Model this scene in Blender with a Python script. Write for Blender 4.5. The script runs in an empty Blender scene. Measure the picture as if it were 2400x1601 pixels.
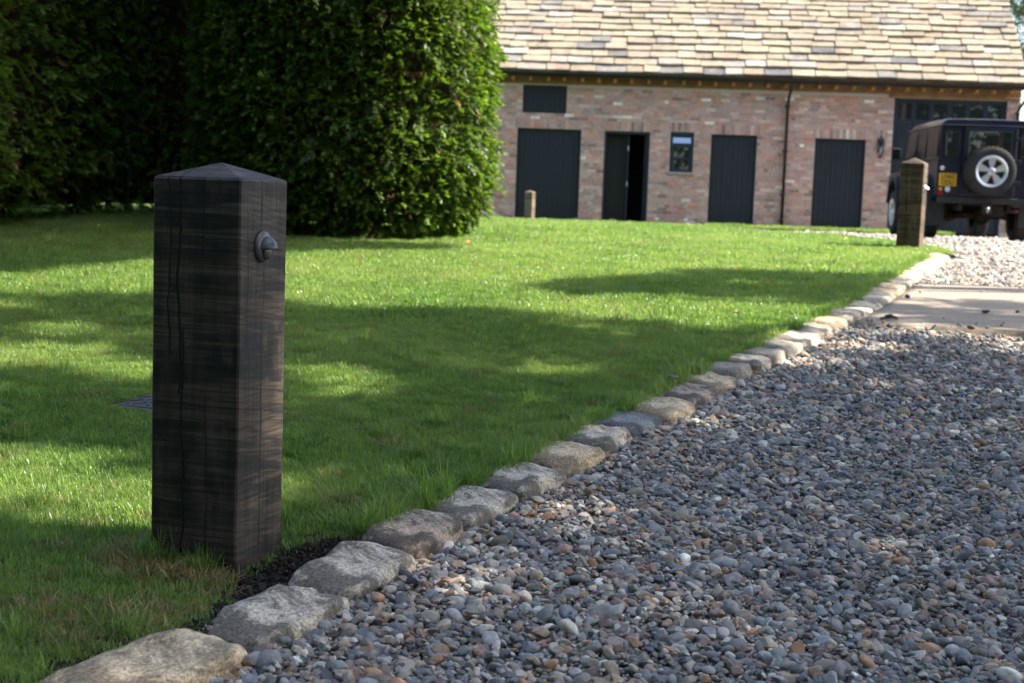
import bpy, bmesh, math, random
import numpy as np
from mathutils import Vector, Matrix, Euler, noise as mnoise

random.seed(7)
rng = np.random.default_rng(11)
R_ = math.radians
scene = bpy.context.scene
col = scene.collection

# ------------------------------------------------------------------ camera
F_PX, CX_, CY_ = 3333.0, 1200.0, 800.5        # focal length and centre on a 2400 x 1601 frame
PITCH, ROLL, EYE = R_(6.1), 0.035, 1.0
_r0 = np.array([1.0, 0, 0])
_u0 = np.array([0, math.sin(PITCH), math.cos(PITCH)])
FWD = np.array([0, math.cos(PITCH), -math.sin(PITCH)])
RGT = _r0 * math.cos(ROLL) + _u0 * math.sin(ROLL)
UPV = -_r0 * math.sin(ROLL) + _u0 * math.cos(ROLL)
CAM = np.array([0, 0, EYE])
cam_d = bpy.data.cameras.new('camera')
cam = bpy.data.objects.new('camera', cam_d)
col.objects.link(cam)
cam_d.sensor_width = 36
cam_d.lens = 36 * F_PX / 2400
cam_d.clip_start, cam_d.clip_end = 0.05, 1500
m = Matrix.Identity(4)
for i in range(3):
    m[i][0], m[i][1], m[i][2], m[i][3] = RGT[i], UPV[i], -FWD[i], CAM[i]
cam.matrix_world = m
cam_d.dof.use_dof = True
cam_d.dof.focus_distance = 4.1
cam_d.dof.aperture_fstop = 5.4
scene.camera = cam

# ------------------------------------------------------------------ sky, sun, exposure
SUN_EL, SUN_AZ = R_(47), R_(-2)                 # azimuth measured from +X towards +Y
SUN = np.array([math.cos(SUN_EL) * math.cos(SUN_AZ), math.cos(SUN_EL) * math.sin(SUN_AZ), math.sin(SUN_EL)])
world = bpy.data.worlds.new('World')
scene.world = world
world.use_nodes = True
wn = world.node_tree
sky = wn.nodes.new('ShaderNodeTexSky')
sky.sky_type = 'NISHITA'
sky.sun_disc = False
sky.sun_elevation = SUN_EL
sky.sun_rotation = R_(90) - SUN_AZ
sky.air_density, sky.dust_density, sky.ozone_density = 1.0, 2.0, 0.9
wn.nodes['Background'].inputs[1].default_value = 0.13
wn.links.new(sky.outputs[0], wn.nodes['Background'].inputs[0])
sun_d = bpy.data.lights.new('sun', 'SUN')
sun_d.energy = 4.9
sun_d.angle = R_(0.53)
sun_d.color = (1.0, 0.93, 0.82)
sun = bpy.data.objects.new('sun', sun_d)
col.objects.link(sun)
sun.location = (12, 0, 14)
sun.rotation_euler = Vector(SUN).to_track_quat('Z', 'Y').to_euler()
scene.view_settings.view_transform = 'Standard'
scene.view_settings.look = 'None'
scene.view_settings.exposure = 1.8
scene.view_settings.gamma = 1.0
scene.view_settings.use_curve_mapping = False
scene.render.engine = 'CYCLES'
scene.cycles.max_bounces = 8
scene.cycles.diffuse_bounces = 3
scene.cycles.transparent_max_bounces = 8
scene.cycles.use_denoising = True
scene.cycles.sample_clamp_indirect = 6.0

# ------------------------------------------------------------------ helpers: geometry of the place
def ray(x, y):
    d = FWD + RGT * (x - CX_) / F_PX - UPV * (y - CY_) / F_PX
    return d / d[1]

def proj(p):                                   # arrays (n,3) -> pixel x, y on the 2400 frame
    v = np.atleast_2d(p) - CAM
    f = np.maximum(v @ FWD, 0.05)
    return CX_ + F_PX * (v @ RGT) / f, CY_ - F_PX * (v @ UPV) / f

_ys = [-60, 0, 3, 4.5, 6, 9, 12, 15, 17, 19, 21, 23, 27, 33, 200, 900]
_zs = [0, 0, 0, .03, .10, .25, .38, .49, .54, .555, .52, .445, .37, .33, .33, .33]
def smooth_profile():
    y = np.linspace(-60, 60, 2401)
    z = np.interp(y, _ys, _zs)
    k = np.ones(31) / 31
    for _ in range(2):
        z = np.convolve(np.pad(z, 15, mode='edge'), k, 'valid')
    return y, z
_py, _pz = smooth_profile()
def G(y):
    return np.interp(y, _py, _pz)

def hit(x, y, off=0.0):                        # where a sight line meets the ground profile
    d = ray(x, y)
    t = np.arange(1.0, 60, .004)
    below = EYE + d[2] * t <= G(t) + off
    k = int(np.argmax(below)) if below.any() else len(t) - 1
    return CAM + d * t[k]

KERB_C = [(-1.62, 1.2), (-0.98, 2.3), (-.70, 2.84), (-.54, 3.18), (-.39, 3.58), (-.27, 3.96), (-.12, 4.34), (.04, 4.68), (.19, 5.0),
          (.33, 5.3), (.45, 5.6), (.63, 5.92), (.77, 6.28), (.93, 6.66), (1.06, 6.95), (1.20, 7.22), (1.32, 7.45),
          (1.46, 7.74), (1.58, 8.0), (1.80, 8.48), (1.97, 8.85), (2.10, 9.12), (2.36, 9.70), (2.62, 10.32), (2.84, 10.86),
          (3.12, 11.55), (3.38, 12.2), (3.68, 12.92), (3.98, 13.66), (4.24, 14.32)]
_kx = [p[0] for p in KERB_C]; _ky = [p[1] for p in KERB_C]
def kerb_x(y):
    y = np.asarray(y, float)
    yy = [-60, -4] + _ky + [14.6, 15.0, 15.9, 18, 24, 29.5, 60]
    xx = [-9, -4.6] + _kx + [4.40, 4.68, 4.80, 4.7, 4.62, 4.5, 4.5]
    return np.interp(y, yy, xx)

# ------------------------------------------------------------------ helpers: objects
def new_obj(name, me, mat=None, parent=None):
    o = bpy.data.objects.new(name, me)
    col.objects.link(o)
    if mat is not None and me is not None and len(me.materials) == 0:
        me.materials.append(mat)
    if parent is not None:
        o.parent = parent
    return o

def mesh(name, verts, faces, mat=None, parent=None, smooth=False):
    me = bpy.data.meshes.new(name)
    me.from_pydata([tuple(map(float, v)) for v in verts], [], [tuple(int(i) for i in f) for f in faces])
    if smooth:
        me.polygons.foreach_set('use_smooth', [True] * len(me.polygons))
    me.update()
    return new_obj(name, me, mat, parent)

def from_bm(name, bm, mat=None, parent=None, smooth=False):
    bmesh.ops.recalc_face_normals(bm, faces=bm.faces)
    me = bpy.data.meshes.new(name)
    bm.to_mesh(me); bm.free()
    if smooth:
        me.polygons.foreach_set('use_smooth', [True] * len(me.polygons))
    return new_obj(name, me, mat, parent)

def empty(name, loc=(0, 0, 0), rz=0, parent=None):
    o = bpy.data.objects.new(name, None)
    col.objects.link(o)
    o.location = loc; o.rotation_euler = (0, 0, rz)
    o.empty_display_size = 0.2
    if parent is not None:
        o.parent = parent
    return o

def tag(o, label=None, cat=None, group=None, kind=None):
    if label: o['label'] = label
    if cat: o['category'] = cat
    if group: o['group'] = group
    if kind: o['kind'] = kind
    return o

def bm_box(bm, x0, x1, y0, y1, z0, z1, bev=0.0, seg=2):
    r = bmesh.ops.create_cube(bm, size=1.0)
    vs = r['verts']
    for v in vs:
        v.co = Vector((x0 + (v.co.x + .5) * (x1 - x0), y0 + (v.co.y + .5) * (y1 - y0), z0 + (v.co.z + .5) * (z1 - z0)))
    if bev > 0:
        es = list({e for v in vs for e in v.link_edges})
        bmesh.ops.bevel(bm, geom=es, offset=bev, segments=seg, affect='EDGES', profile=.5)
    return vs

def box(name, x0, x1, y0, y1, z0, z1, mat, parent=None, bev=0.0, seg=2):
    bm = bmesh.new()
    bm_box(bm, x0, x1, y0, y1, z0, z1, bev, seg)
    return from_bm(name, bm, mat, parent)

def bm_tube(bm, pts, radii, n=10, cap=True):
    rings = []
    pts = [Vector(p) for p in pts]
    for i, p in enumerate(pts):
        a = pts[max(i - 1, 0)]; b = pts[min(i + 1, len(pts) - 1)]
        q = (b - a).to_track_quat('Z', 'Y')
        r = radii[i] if hasattr(radii, '__len__') else radii
        rings.append([bm.verts.new(p + q @ Vector((r * math.cos(2 * math.pi * k / n), r * math.sin(2 * math.pi * k / n), 0))) for k in range(n)])
    for a, b in zip(rings, rings[1:]):
        for k in range(n):
            bm.faces.new((a[k], a[(k + 1) % n], b[(k + 1) % n], b[k]))
    if cap:
        bm.faces.new(rings[0][::-1]); bm.faces.new(rings[-1])

def tube(name, pts, radii, mat, parent=None, n=10, smooth=True):
    bm = bmesh.new()
    bm_tube(bm, pts, radii, n)
    return from_bm(name, bm, mat, parent, smooth)

def bm_lathe(bm, profile, n=24, axis='Y', centre=(0, 0, 0), cap=True):
    """profile: (radius, offset along axis)."""
    cx, cy, cz = centre
    rings = []
    for r, h in profile:
        ring = []
        for k in range(n):
            a = 2 * math.pi * k / n
            c, s = r * math.cos(a), r * math.sin(a)
            if axis == 'Y': co = (cx + c, cy + h, cz + s)
            elif axis == 'X': co = (cx + h, cy + c, cz + s)
            else: co = (cx + c, cy + s, cz + h)
            ring.append(bm.verts.new(co))
        rings.append(ring)
    for a, b in zip(rings, rings[1:]):
        for k in range(n):
            bm.faces.new((a[k], a[(k + 1) % n], b[(k + 1) % n], b[k]))
    if cap:
        bm.faces.new(rings[0][::-1]); bm.faces.new(rings[-1])

def lathe(name, profile, mat, parent=None, n=24, axis='Y', centre=(0, 0, 0), smooth=True):
    bm = bmesh.new()
    bm_lathe(bm, profile, n, axis, centre)
    return from_bm(name, bm, mat, parent, smooth)

def auto_smooth(o, ang=35):
    me = o.data
    me.polygons.foreach_set('use_smooth', [True] * len(me.polygons))
    me.set_sharp_from_angle(angle=R_(ang))
    return o

def grid_sheet(name, xs_of_row, ys, zfun, mat, kind='structure'):
    """a sheet whose rows run across x at each y; xs_of_row(y) -> array of the same length."""
    rows = [np.asarray(xs_of_row(y)) for y in ys]
    n = len(rows[0]); V = []; Fc = []
    for y, xs in zip(ys, rows):
        for x in xs: V.append((x, y, zfun(x, y)))
    for j in range(len(ys) - 1):
        for i in range(n - 1):
            a = j * n + i
            Fc.append((a, a + 1, a + n + 1, a + n))
    o = mesh(name, V, Fc, mat, None, True)
    if kind: o['kind'] = kind
    return o

# ------------------------------------------------------------------ helpers: materials
class NT:
    def __init__(self, name):
        self.mat = bpy.data.materials.new(name)
        self.mat.use_nodes = True
        self.t = self.mat.node_tree
        self.t.nodes.clear()
        self.out = self.t.nodes.new('ShaderNodeOutputMaterial')
    def n(self, kind, **kw):
        nd = self.t.nodes.new(kind)
        for k, v in kw.items(): setattr(nd, k, v)
        return nd
    def l(self, a, b): self.t.links.new(a, b)
    def coord(self, kind='Object'):
        return self.n('ShaderNodeTexCoord').outputs[kind]
    def mapping(self, vec, scale=(1, 1, 1), loc=(0, 0, 0)):
        nd = self.n('ShaderNodeMapping')
        nd.inputs['Scale'].default_value = scale; nd.inputs['Location'].default_value = loc
        self.l(vec, nd.inputs['Vector']); return nd.outputs[0]
    def noise(self, vec, scale=5, detail=4, rough=.55, dist=0.0):
        nd = self.n('ShaderNodeTexNoise')
        nd.inputs['Scale'].default_value = scale; nd.inputs['Detail'].default_value = detail
        nd.inputs['Roughness'].default_value = rough; nd.inputs['Distortion'].default_value = dist
        if vec is not None: self.l(vec, nd.inputs['Vector'])
        return nd.outputs['Fac']
    def ramp(self, fac, stops, interp='LINEAR'):
        nd = self.n('ShaderNodeValToRGB')
        nd.color_ramp.interpolation = interp
        e = nd.color_ramp.elements
        while len(e) < len(stops): e.new(.5)
        for el, (p, c) in zip(e, stops):
            el.position = p
            el.color = (c, c, c, 1) if not hasattr(c, '__len__') else (c[0], c[1], c[2], 1)
        self.l(fac, nd.inputs[0]); return nd.outputs[0]
    def mix(self, fac, a, b, mode='MIX'):
        nd = self.n('ShaderNodeMix', data_type='RGBA', blend_type=mode)
        for sock, v in ((nd.inputs[0], fac), (nd.inputs[6], a), (nd.inputs[7], b)):
            if isinstance(v, (int, float)): sock.default_value = v
            elif isinstance(v, tuple): sock.default_value = (*v[:3], 1)
            else: self.l(v, sock)
        return nd.outputs[2]
    def math(self, op, a, b=0.0, clamp=False):
        nd = self.n('ShaderNodeMath', operation=op, use_clamp=clamp)
        for sock, v in ((nd.inputs[0], a), (nd.inputs[1], b)):
            if isinstance(v, (int, float)): sock.default_value = v
            else: self.l(v, sock)
        return nd.outputs[0]
    def bump(self, h, strength=.3, dist=.01):
        nd = self.n('ShaderNodeBump')
        nd.inputs['Strength'].default_value = strength; nd.inputs['Distance'].default_value = dist
        self.l(h, nd.inputs['Height']); return nd.outputs[0]
    def attr(self, name, kind='GEOMETRY'):
        nd = self.n('ShaderNodeAttribute', attribute_name=name, attribute_type=kind)
        return nd.outputs['Color']
    def rand(self):
        return self.n('ShaderNodeObjectInfo').outputs['Random']
    def bsdf(self, color, rough=.6, spec=.4, metal=0.0, normal=None, **kw):
        b = self.n('ShaderNodeBsdfPrincipled')
        for k, v in (('Base Color', color), ('Roughness', rough), ('Specular IOR Level', spec), ('Metallic', metal)):
            if isinstance(v, (int, float)): b.inputs[k].default_value = v
            elif isinstance(v, tuple): b.inputs[k].default_value = (*v[:3], 1)
            else: self.l(v, b.inputs[k])
        for k, v in kw.items(): b.inputs[k.replace('_', ' ')].default_value = v
        if normal is not None: self.l(normal, b.inputs['Normal'])
        return b.outputs[0]
    def done(self, shader):
        self.l(shader, self.out.inputs['Surface']); return self.mat

def m_plain(name, color, rough=.6, spec=.4, metal=0.0, var=.12, scale=18, bump=.1, **kw):
    t = NT(name); c = t.coord()
    nz = t.noise(c, scale, 5)
    cc = t.mix(t.ramp(nz, [(.3, 0.0), (.7, 1.0)]), tuple(x * (1 - var) for x in color), tuple(min(1, x * (1 + var)) for x in color))
    nb = t.bump(t.noise(c, scale * 6, 3), bump, .004) if bump else None
    return t.done(t.bsdf(cc, rough, spec, metal, nb, **kw))

def m_leafy(name, attrname, dark, light, trans=.4, rough=.42, spec=.35, patch=None, tmul=(1.25, 1.35, .55)):
    """thin leaves: per-leaf colour from the vertex attribute, some light let through."""
    t = NT(name)
    a = t.attr(attrname)
    base = t.mix(a, dark, light)
    rnd = t.rand()
    base = t.mix(1.0, base, t.ramp(rnd, [(0, .72), (1, 1.25)]), 'MULTIPLY')
    if patch:
        pos = t.n('ShaderNodeNewGeometry').outputs['Position']
        f = t.ramp(t.noise(pos, patch[0], 4, .6), [(.38, 0.0), (.68, 1.0)])
        base = t.mix(t.math('MULTIPLY', f, patch[2]), base, patch[1])
    p = t.bsdf(base, rough, spec)
    tr = t.n('ShaderNodeBsdfTranslucent')
    t.l(t.mix(1.0, base, tmul, 'MULTIPLY'), tr.inputs['Color'])
    mx = t.n('ShaderNodeMixShader')
    mx.inputs[0].default_value = trans
    t.l(p, mx.inputs[1]); t.l(tr.outputs[0], mx.inputs[2])
    return t.done(mx.outputs[0])

# ------------------------------------------------------------------ helper: scatter many small pieces as one object
def scatter(name, pts, rots, scl, idx, protos, parent=None):
    me = bpy.data.meshes.new(name)
    n = len(pts)
    me.vertices.add(n)
    me.vertices.foreach_set('co', np.asarray(pts, np.float32).ravel())
    for nm, ty, key, data in (('rot', 'FLOAT_VECTOR', 'vector', rots), ('scl', 'FLOAT_VECTOR', 'vector', scl), ('idx', 'INT', 'value', idx)):
        a = me.attributes.new(nm, ty, 'POINT')
        a.data.foreach_set(key, np.asarray(data, np.int32 if ty == 'INT' else np.float32).ravel())
    o = new_obj(name, me, None, parent)
    g = bpy.data.node_groups.new(name + '_scatter', 'GeometryNodeTree')
    g.interface.new_socket('Geometry', in_out='INPUT', socket_type='NodeSocketGeometry')
    g.interface.new_socket('Geometry', in_out='OUTPUT', socket_type='NodeSocketGeometry')
    N = g.nodes
    gi, go = N.new('NodeGroupInput'), N.new('NodeGroupOutput')
    iop = N.new('GeometryNodeInstanceOnPoints')
    join = N.new('GeometryNodeJoinGeometry')
    for p in reversed(protos):
        oi = N.new('GeometryNodeObjectInfo')
        oi.inputs['Object'].default_value = p
        oi.inputs['As Instance'].default_value = False
        gti = N.new('GeometryNodeGeometryToInstance')
        g.links.new(oi.outputs['Geometry'], gti.inputs[0])
        g.links.new(gti.outputs[0], join.inputs[0])
    def named(nm, ty):
        a = N.new('GeometryNodeInputNamedAttribute'); a.data_type = ty
        a.inputs['Name'].default_value = nm
        return a.outputs['Attribute']
    e2r = N.new('FunctionNodeEulerToRotation')
    g.links.new(named('rot', 'FLOAT_VECTOR'), e2r.inputs[0])
    g.links.new(gi.outputs[0], iop.inputs['Points'])
    g.links.new(join.outputs[0], iop.inputs['Instance'])
    iop.inputs['Pick Instance'].default_value = True
    g.links.new(named('idx', 'INT'), iop.inputs['Instance Index'])
    g.links.new(e2r.outputs[0], iop.inputs['Rotation'])
    g.links.new(named('scl', 'FLOAT_VECTOR'), iop.inputs['Scale'])
    g.links.new(iop.outputs[0], go.inputs[0])
    md = o.modifiers.new('scatter', 'NODES')
    md.node_group = g
    return o

def proto(name, V, Fc, mat, cols=None, smooth=False, sharp=None):
    me = bpy.data.meshes.new(name)
    me.from_pydata([tuple(v) for v in V], [], Fc)
    if smooth: me.polygons.foreach_set('use_smooth', [True] * len(me.polygons))
    if sharp: me.set_sharp_from_angle(angle=R_(sharp))
    if cols is not None:
        a = me.color_attributes.new('leaf', 'FLOAT_COLOR', 'POINT')
        c = np.ones((len(V), 4), np.float32); c[:, :3] = np.asarray(cols)[:, None]
        a.data.foreach_set('color', c.ravel())
    me.materials.append(mat)
    o = bpy.data.objects.new(name, me)      # never linked: only a shape for the scatter
    o.use_fake_user = True
    return o

def in_poly(px, py, poly):
    px = np.asarray(px); py = np.asarray(py)
    inside = np.zeros(px.shape, bool)
    n = len(poly)
    for i in range(n):
        x0, y0 = poly[i]; x1, y1 = poly[(i + 1) % n]
        c = ((y0 > py) != (y1 > py))
        with np.errstate(divide='ignore', invalid='ignore'):
            xi = (x1 - x0) * (py - y0) / (y1 - y0 + 1e-12) + x0
        inside ^= c & (px < xi)
    return inside


# ================================================================== materials of the setting
def mat_soil():
    t = NT('soil'); c = t.coord()
    cc = t.ramp(t.noise(c, 22, 6, .65), [(.3, (.012, .009, .007)), (.62, (.04, .03, .022)), (.85, (.075, .058, .042))])
    return t.done(t.bsdf(cc, .95, .15, 0, t.bump(t.noise(c, 60, 6, .7), .9, .02)))
def mat_turf():
    t = NT('turf'); c = t.coord()
    cc = t.ramp(t.noise(c, 9, 6, .65), [(.3, (.018, .03, .008)), (.6, (.035, .06, .014)), (.85, (.06, .085, .022))])
    return t.done(t.bsdf(cc, .95, .1, 0, t.bump(t.noise(c, 50, 5, .7), .6, .02)))
def mat_subbase():
    t = NT('gravel_bed'); c = t.coord()
    cc = t.ramp(t.noise(c, 60, 5, .7), [(.3, (.03, .028, .025)), (.55, (.09, .085, .08)), (.8, (.2, .185, .165))])
    return t.done(t.bsdf(cc, .9, .2, 0, t.bump(t.noise(c, 55, 4, .7), .9, .02)))
def mat_slab():
    t = NT('sandstone_slab'); c = t.coord()
    a = t.ramp(t.noise(t.mapping(c, (1, 2.5, 1)), 1.6, 7, .6, .6), [(.25, (.21, .175, .135)), (.5, (.315, .26, .195)), (.75, (.37, .29, .21))])
    sp = t.ramp(t.noise(c, 40, 4, .6), [(.35, .8), (.65, 1.1)])
    cc = t.mix(1.0, a, sp, 'MULTIPLY')
    h = t.noise(t.mapping(c, (1, 3, 1)), 7, 7, .6, .5)
    return t.done(t.bsdf(cc, .85, .25, 0, t.bump(h, .4, .02)))
M_SOIL, M_TURF, M_SUB, M_SLAB = mat_soil(), mat_turf(), mat_subbase(), mat_slab()

# ================================================================== ground, lawn, driveway
def rows(a, b, step): return np.arange(a, b + step * .5, step)
ring = [-600, -200, -60, -20] + list(np.linspace(-8, 36, 45)) + [60, 140, 300, 800]
grid_sheet('ground', lambda y: np.array([-700, -200, -60, -16, -8, 0, 8, 16, 60, 200, 700.]), ring, lambda x, y: float(G(y)) - .16, M_TURF)

def lawn_z(x, y):
    mound = .10 * math.exp(-((x + 3.9) / 1.3) ** 2 - ((y - 14.6) / 1.6) ** 2)
    a = float(np.interp(x, [-6, 0, 2.6, 3.7, 4.4], [.03, .022, .005, -.034, -.040]))
    w = float(np.interp(y, [15.8, 18.5, 22, 27], [0, 1, 1, 0]))
    dip = -.032 * math.exp(-((x + .55) / .40) ** 2 - ((y - 3.55) / .40) ** 2)
    return float(G(y)) + mound + a * w + dip + .010 * mnoise.noise(Vector((x * .7, y * .7, 3.1)))
ly = np.concatenate([rows(-2, 12, .2), rows(12.4, 33.2, .4)])
def lawn_row(y):
    return np.concatenate([[-16, -12], np.linspace(-9, float(kerb_x(y)) - .05, 46)])
lawn = grid_sheet('lawn', lawn_row, ly, lawn_z, M_TURF)

def drive_z(x, y):
    k = float(kerb_x(y))
    rut = .018 * math.sin((x - k) * 3.1 + .7) * min(1, max(0, (x - k)))
    return float(G(y)) - .052 + rut * .6 + .012 * mnoise.noise(Vector((x * .9, y * .9, 8.8)))
dy_ = np.concatenate([rows(-2, 12, .2), rows(12.4, 33.4, .5)])
grid_sheet('driveway', lambda y: np.concatenate([float(kerb_x(y)) - .05 + np.linspace(0, 5, 26), [9 + .1 * float(kerb_x(y)), 12, 16, 22]]), dy_,
           lambda x, y: drive_z(x, y) - .02, M_SUB)

# stone slab let into the drive
def build_slab():
    V, Fc = [], []
    nx, ny = 60, 26
    for j in range(ny):
        v = j / (ny - 1)
        for i in range(nx):
            u = i / (nx - 1)
            y = 8.95 + v * 2.72 - u * .55
            x = float(kerb_x(y)) + .14 + u * 4.2
            y += .05 * mnoise.noise(Vector((x * 1.3, v * 2, 0))) * (1 if v in (0, 1) else 0)
            V.append((x, y, float(G(y)) - .008 + .006 * mnoise.noise(Vector((x, y, 5)))))
    for j in range(ny - 1):
        for i in range(nx - 1):
            a = j * nx + i; Fc.append((a, a + 1, a + nx + 1, a + nx))
    n = len(V)
    edge = [i for i in range(nx)] + [j * nx + nx - 1 for j in range(1, ny)] + [(ny - 1) * nx + i for i in range(nx - 2, -1, -1)] + [j * nx for j in range(ny - 2, 0, -1)]
    for k in edge: V.append((V[k][0], V[k][1], V[k][2] - .09))
    for k in range(len(edge)):
        k2 = (k + 1) % len(edge)
        Fc.append((edge[k], n + k, n + k2, edge[k2]))
    o = mesh('paving_slab', V, Fc, M_SLAB, None, True)
    o['kind'] = 'structure'
build_slab()

# ================================================================== the barn
Z0 = .33
BA = -R_(4)
BO = (4.4, 33.3, Z0)
barn = empty('barn', BO, BA)
tag(barn, 'long red brick barn with stone slate roof and dark painted doors', 'building')
def bz(z): return z - Z0

OPEN = dict(hatch=(-4.36, -3.33, 2.775, 3.44), d1=(-4.46, -2.96, .2, 2.44), d2=(-2.42, -1.36, .2, 2.436), win=(-.89, -.345, 1.535, 2.457),
            d4=(.05, 1.11, .2, 2.436), d5=(2.43, 3.59, .2, 2.42), gar=(4.175, 6.72, .2, 3.385))
U0, U1, WTOP = -9.0, 7.0, 3.47

def mat_brick(use_attr):
    t = NT('brick_joined' if use_attr else 'brick_single')
    if use_attr: c = t.attr('bcol')
    else: c = t.n('ShaderNodeObjectInfo').outputs['Color']
    pos = t.n('ShaderNodeNewGeometry').outputs['Position']
    v = t.ramp(t.noise(pos, 24, 5, .65), [(.3, .72), (.7, 1.22)])
    lime = t.ramp(t.noise(pos, 3.2, 6, .7), [(.52, 0.0), (.75, .55)])
    cc = t.mix(lime, t.mix(1.0, c, v, 'MULTIPLY'), (.58, .47, .40))
    return t.done(t.bsdf(cc, .9, .2, 0, t.bump(t.noise(pos, 70, 4, .6), .5, .006)))
M_BRICKJ, M_BRICKS = mat_brick(True), mat_brick(False)
M_MORTAR = m_plain('lime_mortar', (.54, .44, .37), .95, .1, var=.15, scale=30)
M_DARKIN = m_plain('unlit_barn_interior', (.03, .03, .033), .9, .1, var=.1)
M_NAVY = m_plain('navy_door_paint', (.013, .0165, .022), .5, .4, var=.12, scale=4, bump=.05)
M_NAVYF = m_plain('navy_frame_paint', (.016, .022, .036), .45, .4, var=.1, scale=6, bump=.04)
M_BLACK = m_plain('black_gutter_paint', (.012, .012, .013), .4, .45, var=.1, bump=.03)
M_OAK = m_plain('orange_brown_timber', (.55, .25, .075), .7, .3, var=.25, scale=9, bump=.3)
M_OAKD = m_plain('brown_wall_plate_timber', (.26, .15, .07), .75, .25, var=.25, scale=5, bump=.3)
M_SILL = m_plain('stone_sill', (.33, .30, .25), .85, .2, var=.15, scale=14)
M_STEEL = m_plain('pale_steel', (.5, .5, .5), .4, .5, .6, var=.05, bump=0)

def build_wall():
    us = sorted({U0, U1, *[v for o in OPEN.values() for v in o[:2]]})
    zs = sorted({0.0, WTOP, *[v for o in OPEN.values() for v in o[2:]]})
    V, Fc = [], []
    def quad(*p):
        n = len(V); V.extend(p); Fc.append(tuple(range(n, n + 4)))
    for a, b in zip(us, us[1:]):
        for c, d in zip(zs, zs[1:]):
            mu, mz = (a + b) / 2, (c + d) / 2
            if any(o[0] < mu < o[1] and o[2] < mz < o[3] for o in OPEN.values()): continue
            quad((a, 0, bz(c)), (b, 0, bz(c)), (b, 0, bz(d)), (a, 0, bz(d)))
            quad((a, .22, bz(c)), (a, .22, bz(d)), (b, .22, bz(d)), (b, .22, bz(c)))
    for a, b, c, d in OPEN.values():
        D = .22
        quad((a, 0, bz(c)), (a, 0, bz(d)), (a, D, bz(d)), (a, D, bz(c)))
        quad((b, 0, bz(c)), (b, D, bz(c)), (b, D, bz(d)), (b, 0, bz(d)))
        quad((a, 0, bz(d)), (b, 0, bz(d)), (b, D, bz(d)), (a, D, bz(d)))
        quad((a, 0, bz(c)), (a, D, bz(c)), (b, D, bz(c)), (b, 0, bz(c)))
    return mesh('wall', V, Fc, M_MORTAR, barn)
wall = build_wall()

PAL = [((0.517, 0.322, 0.255), 30), ((0.572, 0.287, 0.208), 13), ((0.462, 0.287, 0.231), 22), ((0.572, 0.373, 0.294), 22), ((0.297, 0.195, 0.165), 6), ((0.616, 0.276, 0.184), 6),
       ((0.605, 0.449, 0.362), 9), ((0.792, 0.675, 0.559), 2), ((0.407, 0.281, 0.240), 9)]
_pc = [p[0] for p in PAL]; _pw = [p[1] for p in PAL]
def brick_list():
    out = []
    lint = [(o[0] - .06, o[1] + .06, o[3], o[3] + .225) for k, o in OPEN.items() if k in ('d1', 'd2', 'd4', 'd5', 'win')]
    blocks = list(OPEN.values()) + lint
    nrow = int((WTOP - .18) / .075)
    for r in range(nrow):
        z0 = .18 + r * .075; z1 = z0 + .066
        iv = [(-6.6, U1)]
        for a, b, c, d in blocks:
            if min(z1, d) - max(z0, c) < .022: continue
            nv = []
            for s, e in iv:
                if b <= s or a >= e: nv.append((s, e)); continue
                if a > s: nv.append((s, a))
                if b < e: nv.append((b, e))
            iv = nv
        header = (r % 4 == 3)
        p = .1125 if header else .225
        off = random.uniform(-.01, .01) + (.056 if header else (.1125 if r % 2 else 0))
        for s, e in iv:
            k = math.floor((s - off) / p)
            while off + k * p < e:
                a = max(s, off + k * p + .004); b = min(e, off + (k + 1) * p - .006)
                k += 1
                if b - a < .03: continue
                out.append((a, b, z0, z1, random.uniform(.006, .016)))
    for a, b, c, d in lint:
        n = int(round((b - a) / .075)); w = (b - a) / n
        for i in range(n):
            out.append((a + i * w + .005, a + (i + 1) * w - .005, c + .004, d - .008, random.uniform(.008, .018)))
    return out
def build_bricks():
    bl = brick_list()
    def score(b): return (b[1] - b[0]) * (b[3] - b[2]) * (1 if -4.7 < (b[0] + b[1]) / 2 < 4.1 and b[2] > .45 else .2) * random.uniform(.9, 1)
    order = sorted(range(len(bl)), key=lambda i: -score(bl[i]))
    singles = set(order[:300])
    me = bpy.data.meshes.new('brick')
    bm = bmesh.new(); bm_box(bm, -.5, .5, -.5, .5, -.5, .5); bm.to_mesh(me); bm.free()
    me.materials.append(M_BRICKS)
    V, Fc, Cc = [], [], []
    for i, (a, b, c, d, pr) in enumerate(bl):
        base = random.choices(_pc, _pw)[0]
        k = random.uniform(.85, 1.15)
        colr = tuple(min(1, x * k) for x in base)
        if i in singles:
            o = new_obj('brick', me, None, wall)
            o.location = ((a + b) / 2, -pr / 2, bz((c + d) / 2))
            o.scale = (b - a, pr, d - c)
            o.rotation_euler = (0, random.uniform(-.01, .01), random.uniform(-.012, .012))
            o.color = (*colr, 1)
        else:
            n = len(V); j = lambda: random.uniform(-.002, .002)
            V += [(a + j(), -pr, bz(c) + j()), (b + j(), -pr, bz(c) + j()), (b + j(), -pr, bz(d) + j()), (a + j(), -pr, bz(d) + j()),
                  (a, 0, bz(c)), (b, 0, bz(c)), (b, 0, bz(d)), (a, 0, bz(d))]
            Fc += [(n, n + 1, n + 2, n + 3), (n + 1, n, n + 4, n + 5), (n + 3, n + 2, n + 6, n + 7), (n, n + 3, n + 7, n + 4), (n + 2, n + 1, n + 5, n + 6)]
            Cc += [colr] * 8
    o = mesh('brickwork', V, Fc, M_BRICKJ, wall)
    at = o.data.color_attributes.new('bcol', 'FLOAT_COLOR', 'POINT')
    c = np.ones((len(V), 4), np.float32); c[:, :3] = np.array(Cc)
    at.data.foreach_set('color', c.ravel())
    o['kind'] = 'stuff'
build_bricks()

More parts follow.
